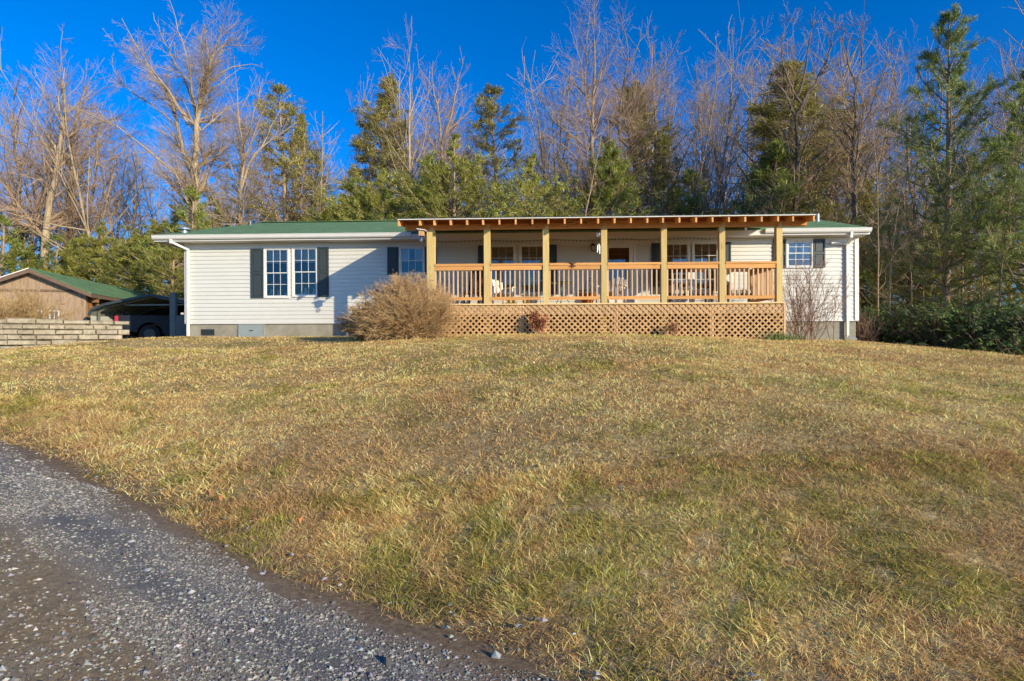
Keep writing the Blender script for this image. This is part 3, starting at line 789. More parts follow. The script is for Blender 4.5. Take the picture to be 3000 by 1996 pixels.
while x < rx1:
    s.hexa(xsheet(YRF-.05, YRB, .0405, .058, x, x+.05)); x += .229
s.build('roof_panel', M['metalroof'], porch)
s = MB(); s.hexa(xsheet(YRF-.035, YRF+.02, .004, .033, rx0-.02, rx1+.02)); s.build('drip_edge', M['white'], porch)
# deck
M['deckb'] = wood('deck_board', (.74, .52, .24), (.56, .37, .14), 'x', .2)
for k in range(21):
    y0 = YP-.025+k*.143
    if y0 > D-.1: break
    s = MB(); s.box(PXL-.02, PXR+.02, y0, y0+.138, ZD-.038, ZD-.0005); s.build('deck_board', M['deckb'], porch)
s = MB(); s.box(PXL, PXR, YP+.03, YP+.068, ZD-.30, ZD-.04); s.box(PXL, PXL+.04, YP+.07, D-.05, ZD-.30, ZD-.04); s.box(PXR-.04, PXR, YP+.07, D-.05, ZD-.30, ZD-.04)
M['rim'] = wood('rim_joist_wood', (.50, .38, .24), (.36, .26, .15), 'x', .1)
s.build('rim_joist', M['rim'], porch)
for k in range(1, 26):
    x = PXL+(PXR-PXL)*k/26
for a, b in PX:
    s = MB(); s.box(a, b, YP+.075, YP+.075+.14, -.3, ZD-.30); s.build('footing_post', M['pine_z'], porch)
s = MB(); s.box(PXR+.003, PXR+.06, YP+.0, YP+.09, -.3, ZD-.04); s.build('corner_trim', M['bal'], porch)
# railings
ZR1 = (998-772)/1687*YP; ZR0 = (998-780)/1687*YP; 
zt1 = (998-782.5)/1687*YP; zt0 = (998-791)/1687*YP
zb1 = (998-870)/1687*YP; zb0 = (998-879.5)/1687*YP
for i in range(6):
    xa, xb = PX[i][1]+.002, PX[i+1][0]-.002
    s = MB(); s.box(xa, xb, YP-.015, YP+.12, ZR0+.01, ZR1); s.build('handrail', M['rail'], porch, bevel=.004)
    s = MB(); s.box(xa, xb-.03, YP+.0, YP+.036, zt0, ZR0+.006); s.build('top_rail', M['rail'], porch)
    s = MB(); s.box(xa, xb-.05, YP+.0, YP+.036, zb0, zb1); s.build('bottom_rail', M['rail'], porch)
    n = 11; step = (xb-xa)/n
    for k in range(n):
        x = xa+.02+k*step
        if k == 0 and i == 0: pass
        s = MB(); s.box(x-.017, x+.017, YP+.037, YP+.071, zb0+.01, zt1-.0); s.build('baluster', M['bal'], porch)
# short return rail at the right end
xr = PX[6][0]+.03; ye_ = YP+1.75
s = MB(); s.box(xr-.08, xr+.06, YP+.15, ye_, ZR0+.01, ZR1); s.build('handrail', M['rail'], porch)
s = MB(); s.box(xr-.02, xr+.016, YP+.16, ye_, zt0, ZR0+.006); s.box(xr-.02, xr+.016, YP+.16, ye_, zb0, zb1); s.build('top_rail', M['rail'], porch)
for k in range(12):
    y = YP+.24+k*.127; s = MB(); s.box(xr-.056, xr-.022, y, y+.034, zb0+.01, zt1); s.build('baluster', M['bal'], porch)
s = MB(); s.box(xr-.05, xr+.04, ye_, ye_+.09, ZD-.002, ZR1+.0); s.build('newel_post', M['pine_z'], porch)
# lattice panels
def lattice(xa, xb, z0, z1, y, flip=1, side=None):
    s = MB(); wd = .043; pitch = .158*.7071; t = .007
    cx_, cz_ = xa, z0
    for lay, sg in ((0, flip), (1, -flip)):
        u = Vector((1, sg)).normalized(); nrm = Vector((-u.y, u.x))
        c = [Vector(p)-Vector((cx_, cz_)) for p in ((xa, z0), (xb, z0), (xb, z1), (xa, z1))]
        lo = min(p.dot(nrm) for p in c); hi = max(p.dot(nrm) for p in c)
        k = lo
        while k < hi:
            # clip the strip k..k+wd against the rectangle
            poly = [Vector((-50, 0)), Vector((50, 0)), Vector((50, 0)), Vector((-50, 0))]
            pts = [u*-30+nrm*k, u*30+nrm*k, u*30+nrm*(k+wd), u*-30+nrm*(k+wd)]
            pts = [p+Vector((cx_, cz_)) for p in pts]
            for axn, lim, sign in ((0, xa, 1), (0, xb, -1), (1, z0, 1), (1, z1, -1)):
                out_ = []
                for i in range(len(pts)):
                    a, b = pts[i], pts[(i+1) % len(pts)]; da = sign*(a[axn]-lim); db = sign*(b[axn]-lim)
                    if da >= 0: out_.append(a)
                    if (da > 0 and db < 0) or (da < 0 and db > 0): out_.append(a+(b-a)*(da/(da-db)))
                pts = out_
                if len(pts) < 3: break
            if len(pts) >= 3: s.prism([(p.x, p.y) for p in pts], y+lay*(t+.0005), y+lay*(t+.0005)+t)
            k += pitch
    if side is not None: s.v = [(side+(p[1]-y), p[0], p[2]) for p in s.v]
    return s.build('lattice_panel', M['lat'], porch)
lx = [PXL] + [ax(p, YP) for p in (1530, 1775, 1806, 1945, 2085)] + [PXR]
lx = [PXL, ax(1530, YP), ax(1805, YP), ax(2085, YP), PXR]
for i in range(4):
    xa, xb = lx[i], lx[i+1]; lattice(xa+.004, xb-.004, -.10, ZD-.045, YP+.006, 1 if i in (0, 3) else -1)
for p in (1530, 1805, 2085):
    x = ax(p, YP+.05); s = MB(); s.box(x-.06, x+.05, YP+.024, YP+.029, -.2, ZD-.05)
    s.build('lattice_batten', M['bal'], porch)

lattice(YP+.1, D-.06, -.10, ZD-.31, 0, 1, PXR+.004)
lattice(YP+.1, D-.06, -.10, ZD-.31, 0, 1, PXL-.02)

M['shade_sheet'] = plain('dark_shade_sheet', (.025, .02, .018), .8, .2, 3)
s = MB(); s.box(PXL+.05, PXR-.05, YP+.24, YP+.25, -.25, ZD-.31); s.build('skirt_shade', M['shade_sheet'], porch)  # near-black sheet added behind the lattice, standing in for shade under the deck
# ------------------------------------------------------------------ growing branches
def unit(a): return a/(np.linalg.norm(a, axis=-1, keepdims=True)+1e-9)
def polylen(P): return np.linalg.norm(np.diff(P, axis=1), axis=2).sum(1)
def grow(rg, start, d, L, r0, r1, m, up=0., wob=.1, grav=0.):
    n = len(start); P = np.zeros((n, m, 3)); P[:, 0] = start; d = unit(d).copy(); st = (L/(m-1))[:, None]
    for i in range(1, m):
        d = d+rg.normal(0, wob, (n, 3)); d[:, 2] += up-grav*i/m; d = unit(d); P[:, i] = P[:, i-1]+d*st
    t = np.linspace(0, 1, m)[None]; Rr = r0[:, None]*(1-t)+r1[:, None]*t
    return P, Rr
def spawn(rg, P, Rr, n, t0, t1, ang, lr, rr, m, up=0., wob=.1, minr=.004, spread=.25, lpow=.5, grav=0., flatten=0., maxr=9):
    L = polylen(P); w = L/L.sum(); i = rg.choice(len(P), n, p=w); t = rg.uniform(t0, t1, n)
    mm = P.shape[1]; f = t*(mm-1); k = np.minimum(f.astype(int), mm-2); f = (f-k)[:, None]
    s = P[i, k]*(1-f)+P[i, k+1]*f; tan = unit(P[i, k+1]-P[i, k])
    r = (Rr[i, k]*(1-f[:, 0])+Rr[i, k+1]*f[:, 0])
    q = rg.normal(0, 1, (n, 3)); q[:, 2] *= (1-flatten); q = q-(q*tan).sum(1)[:, None]*tan; q = unit(q)
    a = ang*(1+rg.normal(0, spread, n))[:, None]
    d = np.cos(a)*tan+np.sin(a)*q
    LL = L[i]*lr*((1-t)*.9+.25)**lpow*rg.uniform(.6, 1.25, n)
    r0 = np.clip(r*rr*rg.uniform(.6, 1, n), minr, maxr)
    return grow(rg, s, d, LL, r0, np.full(n, minr*.7), m, up, wob, grav)

def bark_mat(name, lo, mid, hi, sc3=(6, 6, 1.2)):
    m, nt, out = newmat(name); v = coords(nt, sc3, True); n = noise(nt, v, 3.2, 6, .7, .3)
    n2 = noise(nt, coords(nt, (1, 1, .4), True), 1.2, 3)
    c = ramp(nt, n, [(.3, lo), (.5, mid), (.72, hi)]); c = mixc(nt, ramp(nt, n2, [(.5, (0, 0, 0)), (.7, (.5, .5, .5))]), c, tuple(x*.75 for x in mid))
    finish(nt, out, c, .9, bump(nt, n, .6, .03), 0, .15); return m
M['bark_pale'] = bark_mat('pale_bark', (.20, .15, .09), (.38, .29, .185), (.55, .44, .30))
M['bark_grey'] = bark_mat('grey_bark', (.17, .115, .07), (.34, .24, .15), (.50, .375, .24))
M['bark_dark'] = bark_mat('dark_bark', (.08, .06, .045), (.18, .14, .10), (.30, .24, .18))
M['twig'] = plain('bare_twigs', (.34, .23, .145), .9, .25, 2)
M['twig_grey'] = plain('grey_twigs', (.35, .255, .165), .9, .25, 2)
M['twig_red'] = plain('reddish_twigs', (.34, .18, .12), .9, .25, 2)

def crown_from(rg, g, P1, R1, n2, n3, n4, up=.05, tw=.011, seg=4, lr2=.45):
    n4 = int(n4*1.5)
    P2, R2 = spawn(rg, P1, R1, n2, .15, 1, .75, lr2, .6, 6, up, .12, .008)
    P3, R3 = spawn(rg, P2, R2, n3, .1, 1, .75, .52, .6, 5, up*.8, .14, .005)
    P4, R4 = spawn(rg, P3, R3, n4, .05, 1, .7, .62, .6, 4, up*.8, .16, tw*.30)
    g.tubes(P2, R2, 4); g.tubes(P3, R3, 3); g.tubes(P4, R4, 3)
def deciduous(seed, H=20., clear=.35, n1=26, ang=.7, spreadl=.42, up=.10, r=.2, lean=.03, tops=2, dens=1.0, wobble=.045):
    rg = np.random.default_rng(seed); gt = Geo(); gc = Geo()
    P0, R0 = grow(rg, np.zeros((1, 3)), np.array([[rg.normal(0, lean), rg.normal(0, lean), 1.]]), np.array([H*.93]), np.array([r]), np.array([.02]), 16, .05, wobble)
    P0[0, 0, 2] = -.4; R0[0, 0] *= 1.3
    gt.tubes(P0, R0, 8)
    if tops:   # main forks
        Pf, Rf = spawn(rg, P0, R0, tops, clear, clear+.25, .35, .62, .75, 12, up*.8, .06, .02, .2)
        gt.tubes(Pf, Rf, 6)
    P1, R1 = spawn(rg, P0, R0, n1, clear, .97, ang, spreadl, .55, 9, up, .09, .02, .25, .8)
    if tops:
        Pb, Rb = spawn(rg, Pf, Rf, n1//2, .2, .95, ang*.85, spreadl, .6, 9, up, .09, .018); P1 = np.concatenate([P1, Pb]); R1 = np.concatenate([R1, Rb])
    gt.tubes(P1, R1, 5)
    src, rs_ = P1, R1
    if tops: src = np.concatenate([P1, np.stack([Pf[:, np.linspace(4, 11, 9).astype(int)]])[0]]); rs_ = np.concatenate([R1, Rf[:, np.linspace(4, 11, 9).astype(int)]])
    crown_from(rg, gc, src, rs_, int(120*dens), int(420*dens), int(1400*dens), up*.8)
    return gt, gc
DEC = {}
def dec_variant(key, bark, twig, **kw):
    gt, gc = deciduous(**kw); DEC[key] = (gt.mesh('bare_tree_trunk', M[bark], True), gc.mesh('bare_tree_crown', M[twig], False))
dec_variant('vase', 'bark_pale', 'twig_grey', seed=101, clear=.22, n1=26, ang=.85, spreadl=.46, up=.05, r=.24, tops=3, dens=1.1)
dec_variant('vase2', 'bark_pale', 'twig', seed=102, clear=.28, n1=28, ang=.85, spreadl=.42, up=.06, r=.2, tops=2)
dec_variant('tall', 'bark_grey', 'twig', seed=103, clear=.42, n1=26, ang=.8, spreadl=.32, up=.07, r=.17, tops=1)
dec_variant('tall2', 'bark_grey', 'twig_grey', seed=104, clear=.35, n1=28, ang=.85, spreadl=.28, up=.06, r=.15, tops=2)
dec_variant('broad', 'bark_grey', 'twig', seed=105, clear=.25, n1=30, ang=1.0, spreadl=.44, up=.04, r=.22, tops=3, dens=1.15, wobble=.07)
dec_variant('dark', 'bark_dark', 'twig', seed=106, clear=.3, n1=26, ang=.95, spreadl=.38, up=.04, r=.2, tops=2, wobble=.08)
dec_variant('thin', 'bark_grey', 'twig', seed=107, clear=.45, n1=22, ang=.9, spreadl=.2, up=.05, r=.11, tops=0, dens=.32)
dec_variant('thin2', 'bark_pale', 'twig_grey', seed=108, clear=.42, n1=24, ang=.9, spreadl=.22, up=.05, r=.10, tops=1, dens=.35)
dec_variant('sapling', 'bark_grey', 'twig_grey', seed=109, clear=.2, n1=26, ang=.95, spreadl=.24, up=.04, r=.075, tops=0, dens=.32)

def place_tree(key, px, Y, topy, label, group=None, wide=1.0, rz=None, thick=1.0, name='bare_tree', meshes=None, H=20.):
    x = ax(px, Y); z0 = hz(x, Y); z1 = az(topy, Y, px); s = (z1-z0)/H
    o = thing(name, label, 'tree', (x, Y, z0), rz if rz is not None else RNG.uniform(0, 6.28), group)
    o.scale = (s*wide, s*wide, s)
    mt, mc = (meshes or DEC[key])
    a = link('trunk', mt, o); b = link('crown', mc, o)
    return o

# traced trees: the main limbs follow the photograph, each with its own depth, then real branches grow from them
def traced_tree(label, base_px, Y, limbs, seed, bark='bark_pale', twig='twig', n=(200, 900, 3200), up=.06, name='bare_tree', tw=.011, group=None, lr2=.34, minimal=False):
    rg = np.random.default_rng(seed); X0 = ax(base_px[0], Y); Z0 = hz(X0, Y)
    gt = Geo(); gc = Geo(); PP = []; RR = []
    for pts, r0, r1, dy in limbs:
        q = np.array([(at(a, b, Y)[0]-X0, 0, at(a, b, Y)[1]-Z0) for a, b in pts], float)
        if pts[0] == base_px: q[0, 2] = -.4; q[0,0]=0
        # resample smoothly
        seg = np.r_[0, np.cumsum(np.linalg.norm(np.diff(q, axis=0), axis=1))]; u = np.linspace(0, seg[-1], 14)
        q = np.stack([np.interp(u, seg, q[:, k]) for k in range(3)], 1)
        for _ in range(2): q[1:-1] = .5*q[1:-1]+.25*(q[:-2]+q[2:])
        hgt_start = q[0, 2]
        q[:, 1] += dy*np.linspace(0, 1, 14)**1.2*seg[-1]*.45 + (0)
        q[1:, :] += rg.normal(0, .02*seg[-1]/5, (13, 3))
        rr = r1*.7+(r0*(.95 if not PP else .72)-r1*.7)*(1-np.linspace(0, 1, 14))**(.8 if not PP else 1.15); PP.append(q); RR.append(rr)
    # join children to the parent they start from (depth of the parent at that place)
    for i in range(1, len(PP)):
        best = None
        for j in range(i):
            dd = np.hypot(PP[j][:, 0]-PP[i][0, 0], PP[j][:, 2]-PP[i][0, 2]); k = dd.argmin()
            if best is None or dd[k] < best[0]: best = (dd[k], j, k)
        _, j, k = best; PP[i][:, 1] += PP[j][k, 1]-PP[i][0, 1]; PP[i][0] = PP[j][k]
    P = np.stack(PP); Rr = np.stack(RR)
    Rr = Rr*.85
    gt.tubes(P, Rr, 8)
    if not minimal:
        P1, R1 = spawn(rg, P, Rr, 30, .35, 1, .6, .24, .4, 9, up, .07, .014); gt.tubes(P1, R1, 5)
        k = np.linspace(3, 13, 9).astype(int)
        n = [int(q*.55) for q in n]
        crown_from(rg, gc, np.concatenate([P1, P[:, k]]), np.concatenate([R1, Rr[:, k]]), *n, up=up, tw=tw, lr2=lr2)
    o = thing(name, label, 'tree', (X0, Y, Z0), 0, group)
    link('trunk', gt.mesh('bare_tree_trunk', M[bark], True), o)
    if not minimal: link('crown', gc.mesh('bare_tree_crown', M[twig]), o)
    return o

def Z6(*pts): return [(a/2.24, b/2.24) for a, b in pts]
def Z7(*pts): return [(900+a/2.143, b/2.143) for a, b in pts]
def Z8(*pts): return [(2000+a/2.24, b/2.24) for a, b in pts]

traced_tree('tallest bare tree, pale trunk with wide fan of limbs, rising behind the house left end', (562, 860), 33, [
    ([(562, 860), (562, 665)]+Z6((1270, 1250), (1278, 1000), (1275, 850), (1290, 700), (1320, 480), (1345, 330), (1400, 190), (1450, 130)), .42, .03, .05),
    (Z6((1275, 850), (1265, 600), (1240, 380), (1200, 200), (1170, 50)), .16, .02, -.3),
    (Z6((1262, 1120), (1200, 1100), (1170, 940), (1130, 820), (1080, 650), (1040, 550), (930, 430), (820, 320), (740, 230), (650, 200)), .24, .02, .3),
    (Z6((1250, 860), (1190, 740), (1120, 600), (1020, 470), (950, 330), (880, 190)), .15, .02, -.4),
    (Z6((1275, 740), (1200, 520), (1100, 360), (1020, 200), (970, 110), (940, 30)), .14, .02, .2),
    (Z6((1250, 1240), (1190, 1170), (1050, 1050), (900, 920), (820, 860), (700, 800), (520, 730)), .15, .02, -.5),
    (Z6((1150, 830), (1000, 700), (880, 620), (760, 540), (660, 470), (570, 340)), .1, .02, .5),
    (Z6((1290, 700), (1330, 560), (1400, 450), (1500, 390), (1640, 370)), .13, .02, .4),
    (Z6((1280, 1110), (1350, 1050), (1440, 950), (1530, 890)), .09, .02, -.4),
    (Z6((1285, 870), (1370, 780), (1450, 680), (1540, 620)), .1, .02, .5),
    (Z6((1310, 500), (1290, 330), (1300, 180), (1330, 100)), .08, .015, .2),
    (Z6((1330, 470), (1430, 330), (1470, 260), (1580, 250)), .07, .015, -.3),
], 201, 'bark_pale', 'twig_grey', (560, 3400, 13000), .04, lr2=.24)
traced_tree('crooked pale trunk leaning behind the shed roof peak', (132, 800), 34, [
    ([(132, 800), (131, 750), (118, 700), (104, 668), (122, 620), (134, 560)]+Z6((310, 1120), (325, 980), (365, 850), (380, 700), (385, 560), (350, 420)), .38, .03, .1),
    (Z6((330, 960), (230, 850), (150, 760), (100, 640), (60, 520)), .13, .02, .4),
    (Z6((365, 850), (350, 700), (365, 600), (400, 450), (430, 380)), .1, .02, -.4),
    (Z6((320, 1000), (200, 860), (90, 800), (0, 740)), .08, .02, -.3),
], 202, 'bark_pale', 'twig', (200, 1000, 4200), .04)
traced_tree('thick grey trunk with upswept limbs beside the crooked one', (187, 800), 36, [
    ([(187, 800)]+Z6((410, 1480), (415, 1300), (435, 1150), (440, 950), (445, 750), (470, 560), (520, 480)), .36, .03, .1),
    (Z6((400, 1250), (330, 1080), (260, 960), (180, 900), (90, 880), (0, 920)), .14, .02, .4),
    (Z6((440, 950), (400, 820), (340, 700), (250, 560), (200, 470)), .12, .02, -.3),
    (Z6((430, 1180), (500, 1120), (600, 1060), (700, 1010), (830, 900)), .13, .02, .3),
    (Z6((415, 1350), (330, 1290), (230, 1150), (100, 1050)), .1, .02, -.5),
], 203, 'bark_grey', 'twig', (200, 1000, 4200), .04)
traced_tree('pale forked tree with a fan crown just right of the tallest bare tree', (690, 840), 34, [
    ([(690, 840)]+Z6((1545, 1450), (1555, 1280), (1570, 1120), (1560, 950), (1550, 800), (1530, 640), (1520, 540)), .26, .02, .1),
    (Z6((1575, 1200), (1600, 1020), (1680, 920), (1800, 830), (1900, 730)), .14, .02, .4),
    (Z6((1560, 950), (1620, 800), (1680, 640), (1720, 520)), .11, .02, -.3),
    (Z6((1560, 1000), (1500, 850), (1440, 770), (1380, 740)), .09, .02, .4),
    (Z6((1600, 1050), (1690, 920), (1740, 750), (1800, 620)), .09, .02, .4),
], 204, 'bark_pale', 'twig_grey', (230, 1100, 4200), .06)
traced_tree('dead pale snag with broken bare spikes among the pines', (1200, 800), 33, [
    ([(1200, 800)]+Z7((645, 1080), (645, 900), (648, 760), (642, 600), (640, 480)), .20, .035, .0),
    (Z7((650, 720), (680, 620), (710, 520)), .07, .02, .3),
    (Z7((648, 850), (740, 700), (760, 690)), .05, .02, -.3),
    (Z7((645, 640), (620, 560), (600, 550)), .05, .02, .2),
    (Z7((645, 900), (600, 700), (560, 540), (530, 440)), .06, .015, .3),
], 205, 'bark_pale', 'twig_grey', (30, 70, 120), .05)
traced_tree('bare tree with a V shaped crown standing above the pine mass', (1294, 820), 36, [
    ([(1294, 820)]+Z7((845, 1000), (845, 880), (830, 760), (790, 600), (770, 480), (740, 420), (690, 360)), .22, .02, .1),
    (Z7((848, 850), (900, 700), (930, 560), (960, 440), (980, 360)), .15, .02, -.2),
    (Z7((850, 820), (940, 740), (1030, 640), (1100, 560)), .1, .02, .3),
    (Z7((790, 600), (770, 450), (775, 340)), .07, .02, .2),
], 206, 'bark_grey', 'twig', (230, 1000, 3800), .07)
traced_tree('tall spreading bare tree whose limbs sweep up above the middle of the porch roof', (1745, 850), 33, [
    ([(1745, 850)]+Z7((1806, 1080), (1800, 900), (1785, 700), (1780, 580), (1850, 430), (1840, 250), (1800, 80)), .26, .02, .1),
    (Z7((1782, 600), (1700, 500), (1590, 380), (1540, 300)), .1, .02, .3),
    (Z7((1785, 690), (1740, 560), (1760, 300), (1770, 80)), .1, .02, -.3),
    (Z7((1803, 960), (1690, 830), (1560, 730), (1470, 560), (1420, 400)), .13, .02, .4),
    (Z7((1750, 1060), (1650, 940), (1500, 850), (1390, 800)), .09, .02, -.4),
], 207, 'bark_grey', 'twig', (260, 1200, 4600), .06)
traced_tree('bare tree with dark long diagonal limbs, right of the sweeping one', (1838, 850), 35, [
    ([(1838, 850)]+Z7((1990, 1040), (1985, 930), (2030, 760), (2080, 600), (2090, 480), (2150, 420), (2260, 300)), .26, .02, .1),
    (Z7((1975, 930), (1965, 760), (1970, 580), (2010, 450), (2020, 320), (1950, 110), (1940, 50)), .16, .02, -.3),
    (Z7((2000, 880), (2120, 780), (2220, 740), (2357, 680), (2440, 620)), .12, .02, .4),
    (Z7((1968, 580), (1900, 480), (1850, 400)), .08, .02, .2),
    (Z7((2080, 600), (2200, 450), (2300, 300), (2357, 180)), .08, .02, -.3),
    (Z7((2030, 400), (2090, 250), (2110, 110)), .07, .02, .3),
], 208, 'bark_dark', 'twig', (240, 1100, 4400), .06)
traced_tree('big dark multi-limbed tree in front of the olive pine, right part of the roofline', (2344, 900), 28, [
    ([(2344, 900)]+Z8((745, 1330), (775, 1150), (800, 1000), (800, 800), (790, 640), (745, 560), (700, 480), (610, 450)), .30, .02, .1),
    (Z8((800, 700), (870, 560), (940, 450), (990, 330), (1000, 200), (1000, 80)), .14, .02, -.3),
    (Z8((780, 1080), (720, 950), (620, 800), (540, 700)), .12, .02, .4),
    (Z8((790, 1120), (900, 1010), (1050, 930), (1180, 820)), .12, .02, .3),
    (Z8((795, 640), (740, 500), (700, 330), (720, 160)), .1, .02, .3),
    (Z8((790, 620), (830, 470), (840, 250), (860, 60)), .1, .02, -.4),
    (Z8((770, 1150), (900, 1110), (1010, 1000)), .09, .02, -.4),
], 209, 'bark_dark', 'twig', (240, 1100, 4400), .06)
traced_tree('twisted grey tree with snaking limbs above the right end of the house', (2512, 950), 27, [
    ([(2512, 950)]+Z8((1140, 1330), (1165, 1120), (1180, 960), (1160, 780), (1170, 640), (1200, 480), (1240, 330), (1250, 200)), .24, .02, .1),
    (Z8((1175, 860), (1240, 740), (1240, 600), (1200, 490)), .14, .05, .3),
    (Z8((1180, 1060), (1230, 970), (1320, 910), (1430, 870)), .13, .02, -.3),
    (Z8((1245, 640), (1330, 560), (1400, 450), (1450, 320), (1460, 200)), .1, .02, .4),
    (Z8((1200, 480), (1150, 380), (1130, 250), (1160, 170)), .08, .02, -.2),
    (Z8((1165, 840), (1110, 770), (1050, 680), (1000, 660)), .08, .02, .3),
], 210, 'bark_dark', 'twig', (260, 1200, 4200), .06)

# single ones from the grown kinds
specs = [
    ('dark', 22, 35, 175, 'dark forking tree at the photograph\'s left edge, beyond the shed', 1.0),
    ('vase2', 60, 36, 195, 'bare tree with a rounded crown behind the shed\'s left slope', 1.0),
    ('tall', 250, 40, 215, 'slim grey bare tree between the thick trunk and the tree with a kinked pale trunk', 1.1),
    ('vase2', 292, 35, 185, 'bare tree with a kinked pale trunk above the carport', .95),
    ('tall2', 350, 38, 270, 'slender bare tree left of the tallest bare tree', 1.0),
    ('tall', 420, 44, 330, 'grey bare tree partly hidden behind the left limbs of the tallest tree', 1.0),
    ('thin', 598, 36, 330, 'thin straight pale trunk close beside the tallest bare tree', 1.1),
    ('broad', 810, 37, 330, 'broad bare tree in front of the brown-tinged pine', .9),
    ('vase2', 888, 36, 310, 'bare tree with a fine fan crown left of the slim white trunk', .8),
    ('thin', 935, 31, 290, 'slim white trunk rising straight from the green roofline', .9),
    ('tall', 1062, 38, 195, 'bare tree leaning against the left flank of the tall narrow pine', .55),
    ('vase2', 1240, 38, 155, 'pale bare tree directly behind the dead snag', .8),
    ('tall2', 1395, 37, 230, 'bare tree between the V crowned tree and the ragged topped pine', .9),
    ('tall', 1560, 39, 170, 'bare tree with a tall grey crown right of the ragged topped pine', 1.0),
    ('vase', 1640, 40, 120, 'wide bare tree whose crown starts left of the sweeping limbs', .8),
    ('thin', 1706, 30, 330, 'straight pale pole trunk before the dark green pine on the ridge', 1.1),
    ('broad', 1905, 38, 60, 'broad bare crown behind the dark diagonal limbs', .8),
    ('tall2', 2003, 33, 110, 'straight dark trunk with steep limbs right of the diagonal limbed tree', .8),
    ('vase2', 2052, 36, 100, 'bare tree with reddish crown tips above the fourth roof bay', .8),
    ('tall', 2122, 34, 140, 'first of two close grey trunks left of the dark green hemlock', .7),
    ('tall2', 2152, 36, 135, 'second of two close grey trunks left of the dark green hemlock', .7),
    ('vase', 2180, 42, 160, 'pale fan crowned tree behind the two close grey trunks', .6),
    ('broad', 2262, 36, 75, 'tall bare tree behind the dark green hemlock', .75),
    ('vase2', 2420, 34, 45, 'bare tree with a dense purple crown behind the big dark tree', .8),
    ('tall', 2470, 38, 90, 'slim bare tree between the big dark tree and the twisted one', .8),
    ('vase', 2570, 34, 60, 'fan crowned bare tree behind the twisted grey tree', .7),
    ('dark', 2645, 26, 220, 'dark trunk just left of the large white pine', .8),
    ('tall2', 2700, 34, 30, 'tall bare tree rising behind the left flank of the large white pine', .9),
    ('vase2', 2840, 33, -60, 'tall bare tree whose pale twigs show above the large white pine', 1.1),
    ('tall', 2905, 36, 60, 'bare tree right behind the large white pine', .9),
    ('dark', 2985, 27, 120, 'bare tree at the photograph\'s right edge behind the cut-off pine', 1.0),
]
for k, px, Y, ty, lb, wd in specs:
    place_tree(k, px, Y, ty, lb, 'bare trees behind the house', wd)

# the thin stand farther back
SK = [(0, 230), (200, 210), (300, 240), (400, 300), (560, 330), (700, 290), (860, 330), (950, 330), (1080, 280), (1250, 210), (1430, 300), (1560, 250), (1650, 170), (1800, 110), (1950, 120), (2100, 170), (2250, 130), (2400, 100), (2500, 110), (2650, 120), (2800, 90), (3000, 170)]
skx = [a for a, b in SK]; sky_ = [b for a, b in SK]
rb = random.Random(77)
zones = [(-40, 560, 'thin bare tree in the dense stand beyond the shed and carport'), (560, 1170, 'thin bare tree in the dense stand behind the green roof'), (1170, 1800, 'thin bare tree in the dense stand behind the pines over the porch'),
         (1800, 2480, 'thin bare tree in the dense stand behind the right half of the porch roof'), (2480, 3060, 'thin bare tree in the woods to the right of the house')]
px = -40.0; i = 0
while px < 3060:
    lab = [z[2] for z in zones if z[0] <= px < z[1]][0]
    Y = rb.uniform(38, 62) if px < 2480 else rb.uniform(24, 55)
    top = float(np.interp(px, skx, sky_))+rb.uniform(25, 200)
    key = rb.choice(['thin', 'thin2', 'sapling', 'thin', 'tall', 'tall2', 'thin2'])
    place_tree(key, px, Y, top, lab, lab.replace('thin bare tree', 'thin bare trees'), rb.uniform(.9, 1.5) if key.startswith('t') and 'all' not in key else rb.uniform(.6, .9))
    px += rb.uniform(16, 40) if px < 2480 else rb.uniform(30, 58); i += 1

# ------------------------------------------------------------------ conifers
def leaf_mat(name, lo, mid, hi, trans=.25):
    m, nt, out = newmat(name)
    at_ = nt.nodes.new('ShaderNodeVertexColor'); at_.layer_name = 'col'
    oi = nt.nodes.new('ShaderNodeObjectInfo')
    sp = nt.nodes.new('ShaderNodeSeparateColor'); nt.links.new(at_.outputs[0], sp.inputs[0])
    c = ramp(nt, sp.outputs[0], [(0, lo), (.5, mid), (1, hi)])
    hv = nt.nodes.new('ShaderNodeHueSaturation'); nt.links.new(c, hv.inputs['Color']); nt.links.new(mathn(nt, 'MULTIPLY_ADD', oi.outputs['Random'], .3, .85), hv.inputs['Value'])
    d = nt.nodes.new('ShaderNodeBsdfDiffuse'); t = nt.nodes.new('ShaderNodeBsdfTranslucent'); gl = nt.nodes.new('ShaderNodeBsdfGlossy'); gl.inputs['Roughness'].default_value = .5; gl.inputs[0].default_value = (1, 1, 1, 1)
    nt.links.new(hv.outputs[0], d.inputs[0]); nt.links.new(hv.outputs[0], t.inputs[0])
    mx = nt.nodes.new('ShaderNodeMixShader'); mx.inputs[0].default_value = trans+.12; nt.links.new(d.outputs[0], mx.inputs[1]); nt.links.new(t.outputs[0], mx.inputs[2])
    m2 = nt.nodes.new('ShaderNodeMixShader'); m2.inputs[0].default_value = .04; nt.links.new(mx.outputs[0], m2.inputs[1]); nt.links.new(gl.outputs[0], m2.inputs[2])
    nt.links.new(m2.outputs[0], out.inputs[0]); return m
M['pine_olive'] = leaf_mat('olive_needles', (.13, .14, .02), (.32, .32, .045), (.55, .51, .10))
M['pine_green'] = leaf_mat('green_needles', (.09, .12, .02), (.24, .28, .04), (.46, .46, .08))
M['pine_brown'] = leaf_mat('brownish_needles', (.17, .15, .03), (.34, .30, .07), (.52, .45, .12))
M['pine_blue'] = leaf_mat('dark_needles', (.08, .12, .02), (.22, .29, .05), (.42, .46, .10))
M['rhodo'] = leaf_mat('leathery_leaves', (.04, .08, .02), (.12, .19, .04), (.34, .38, .11), .1)
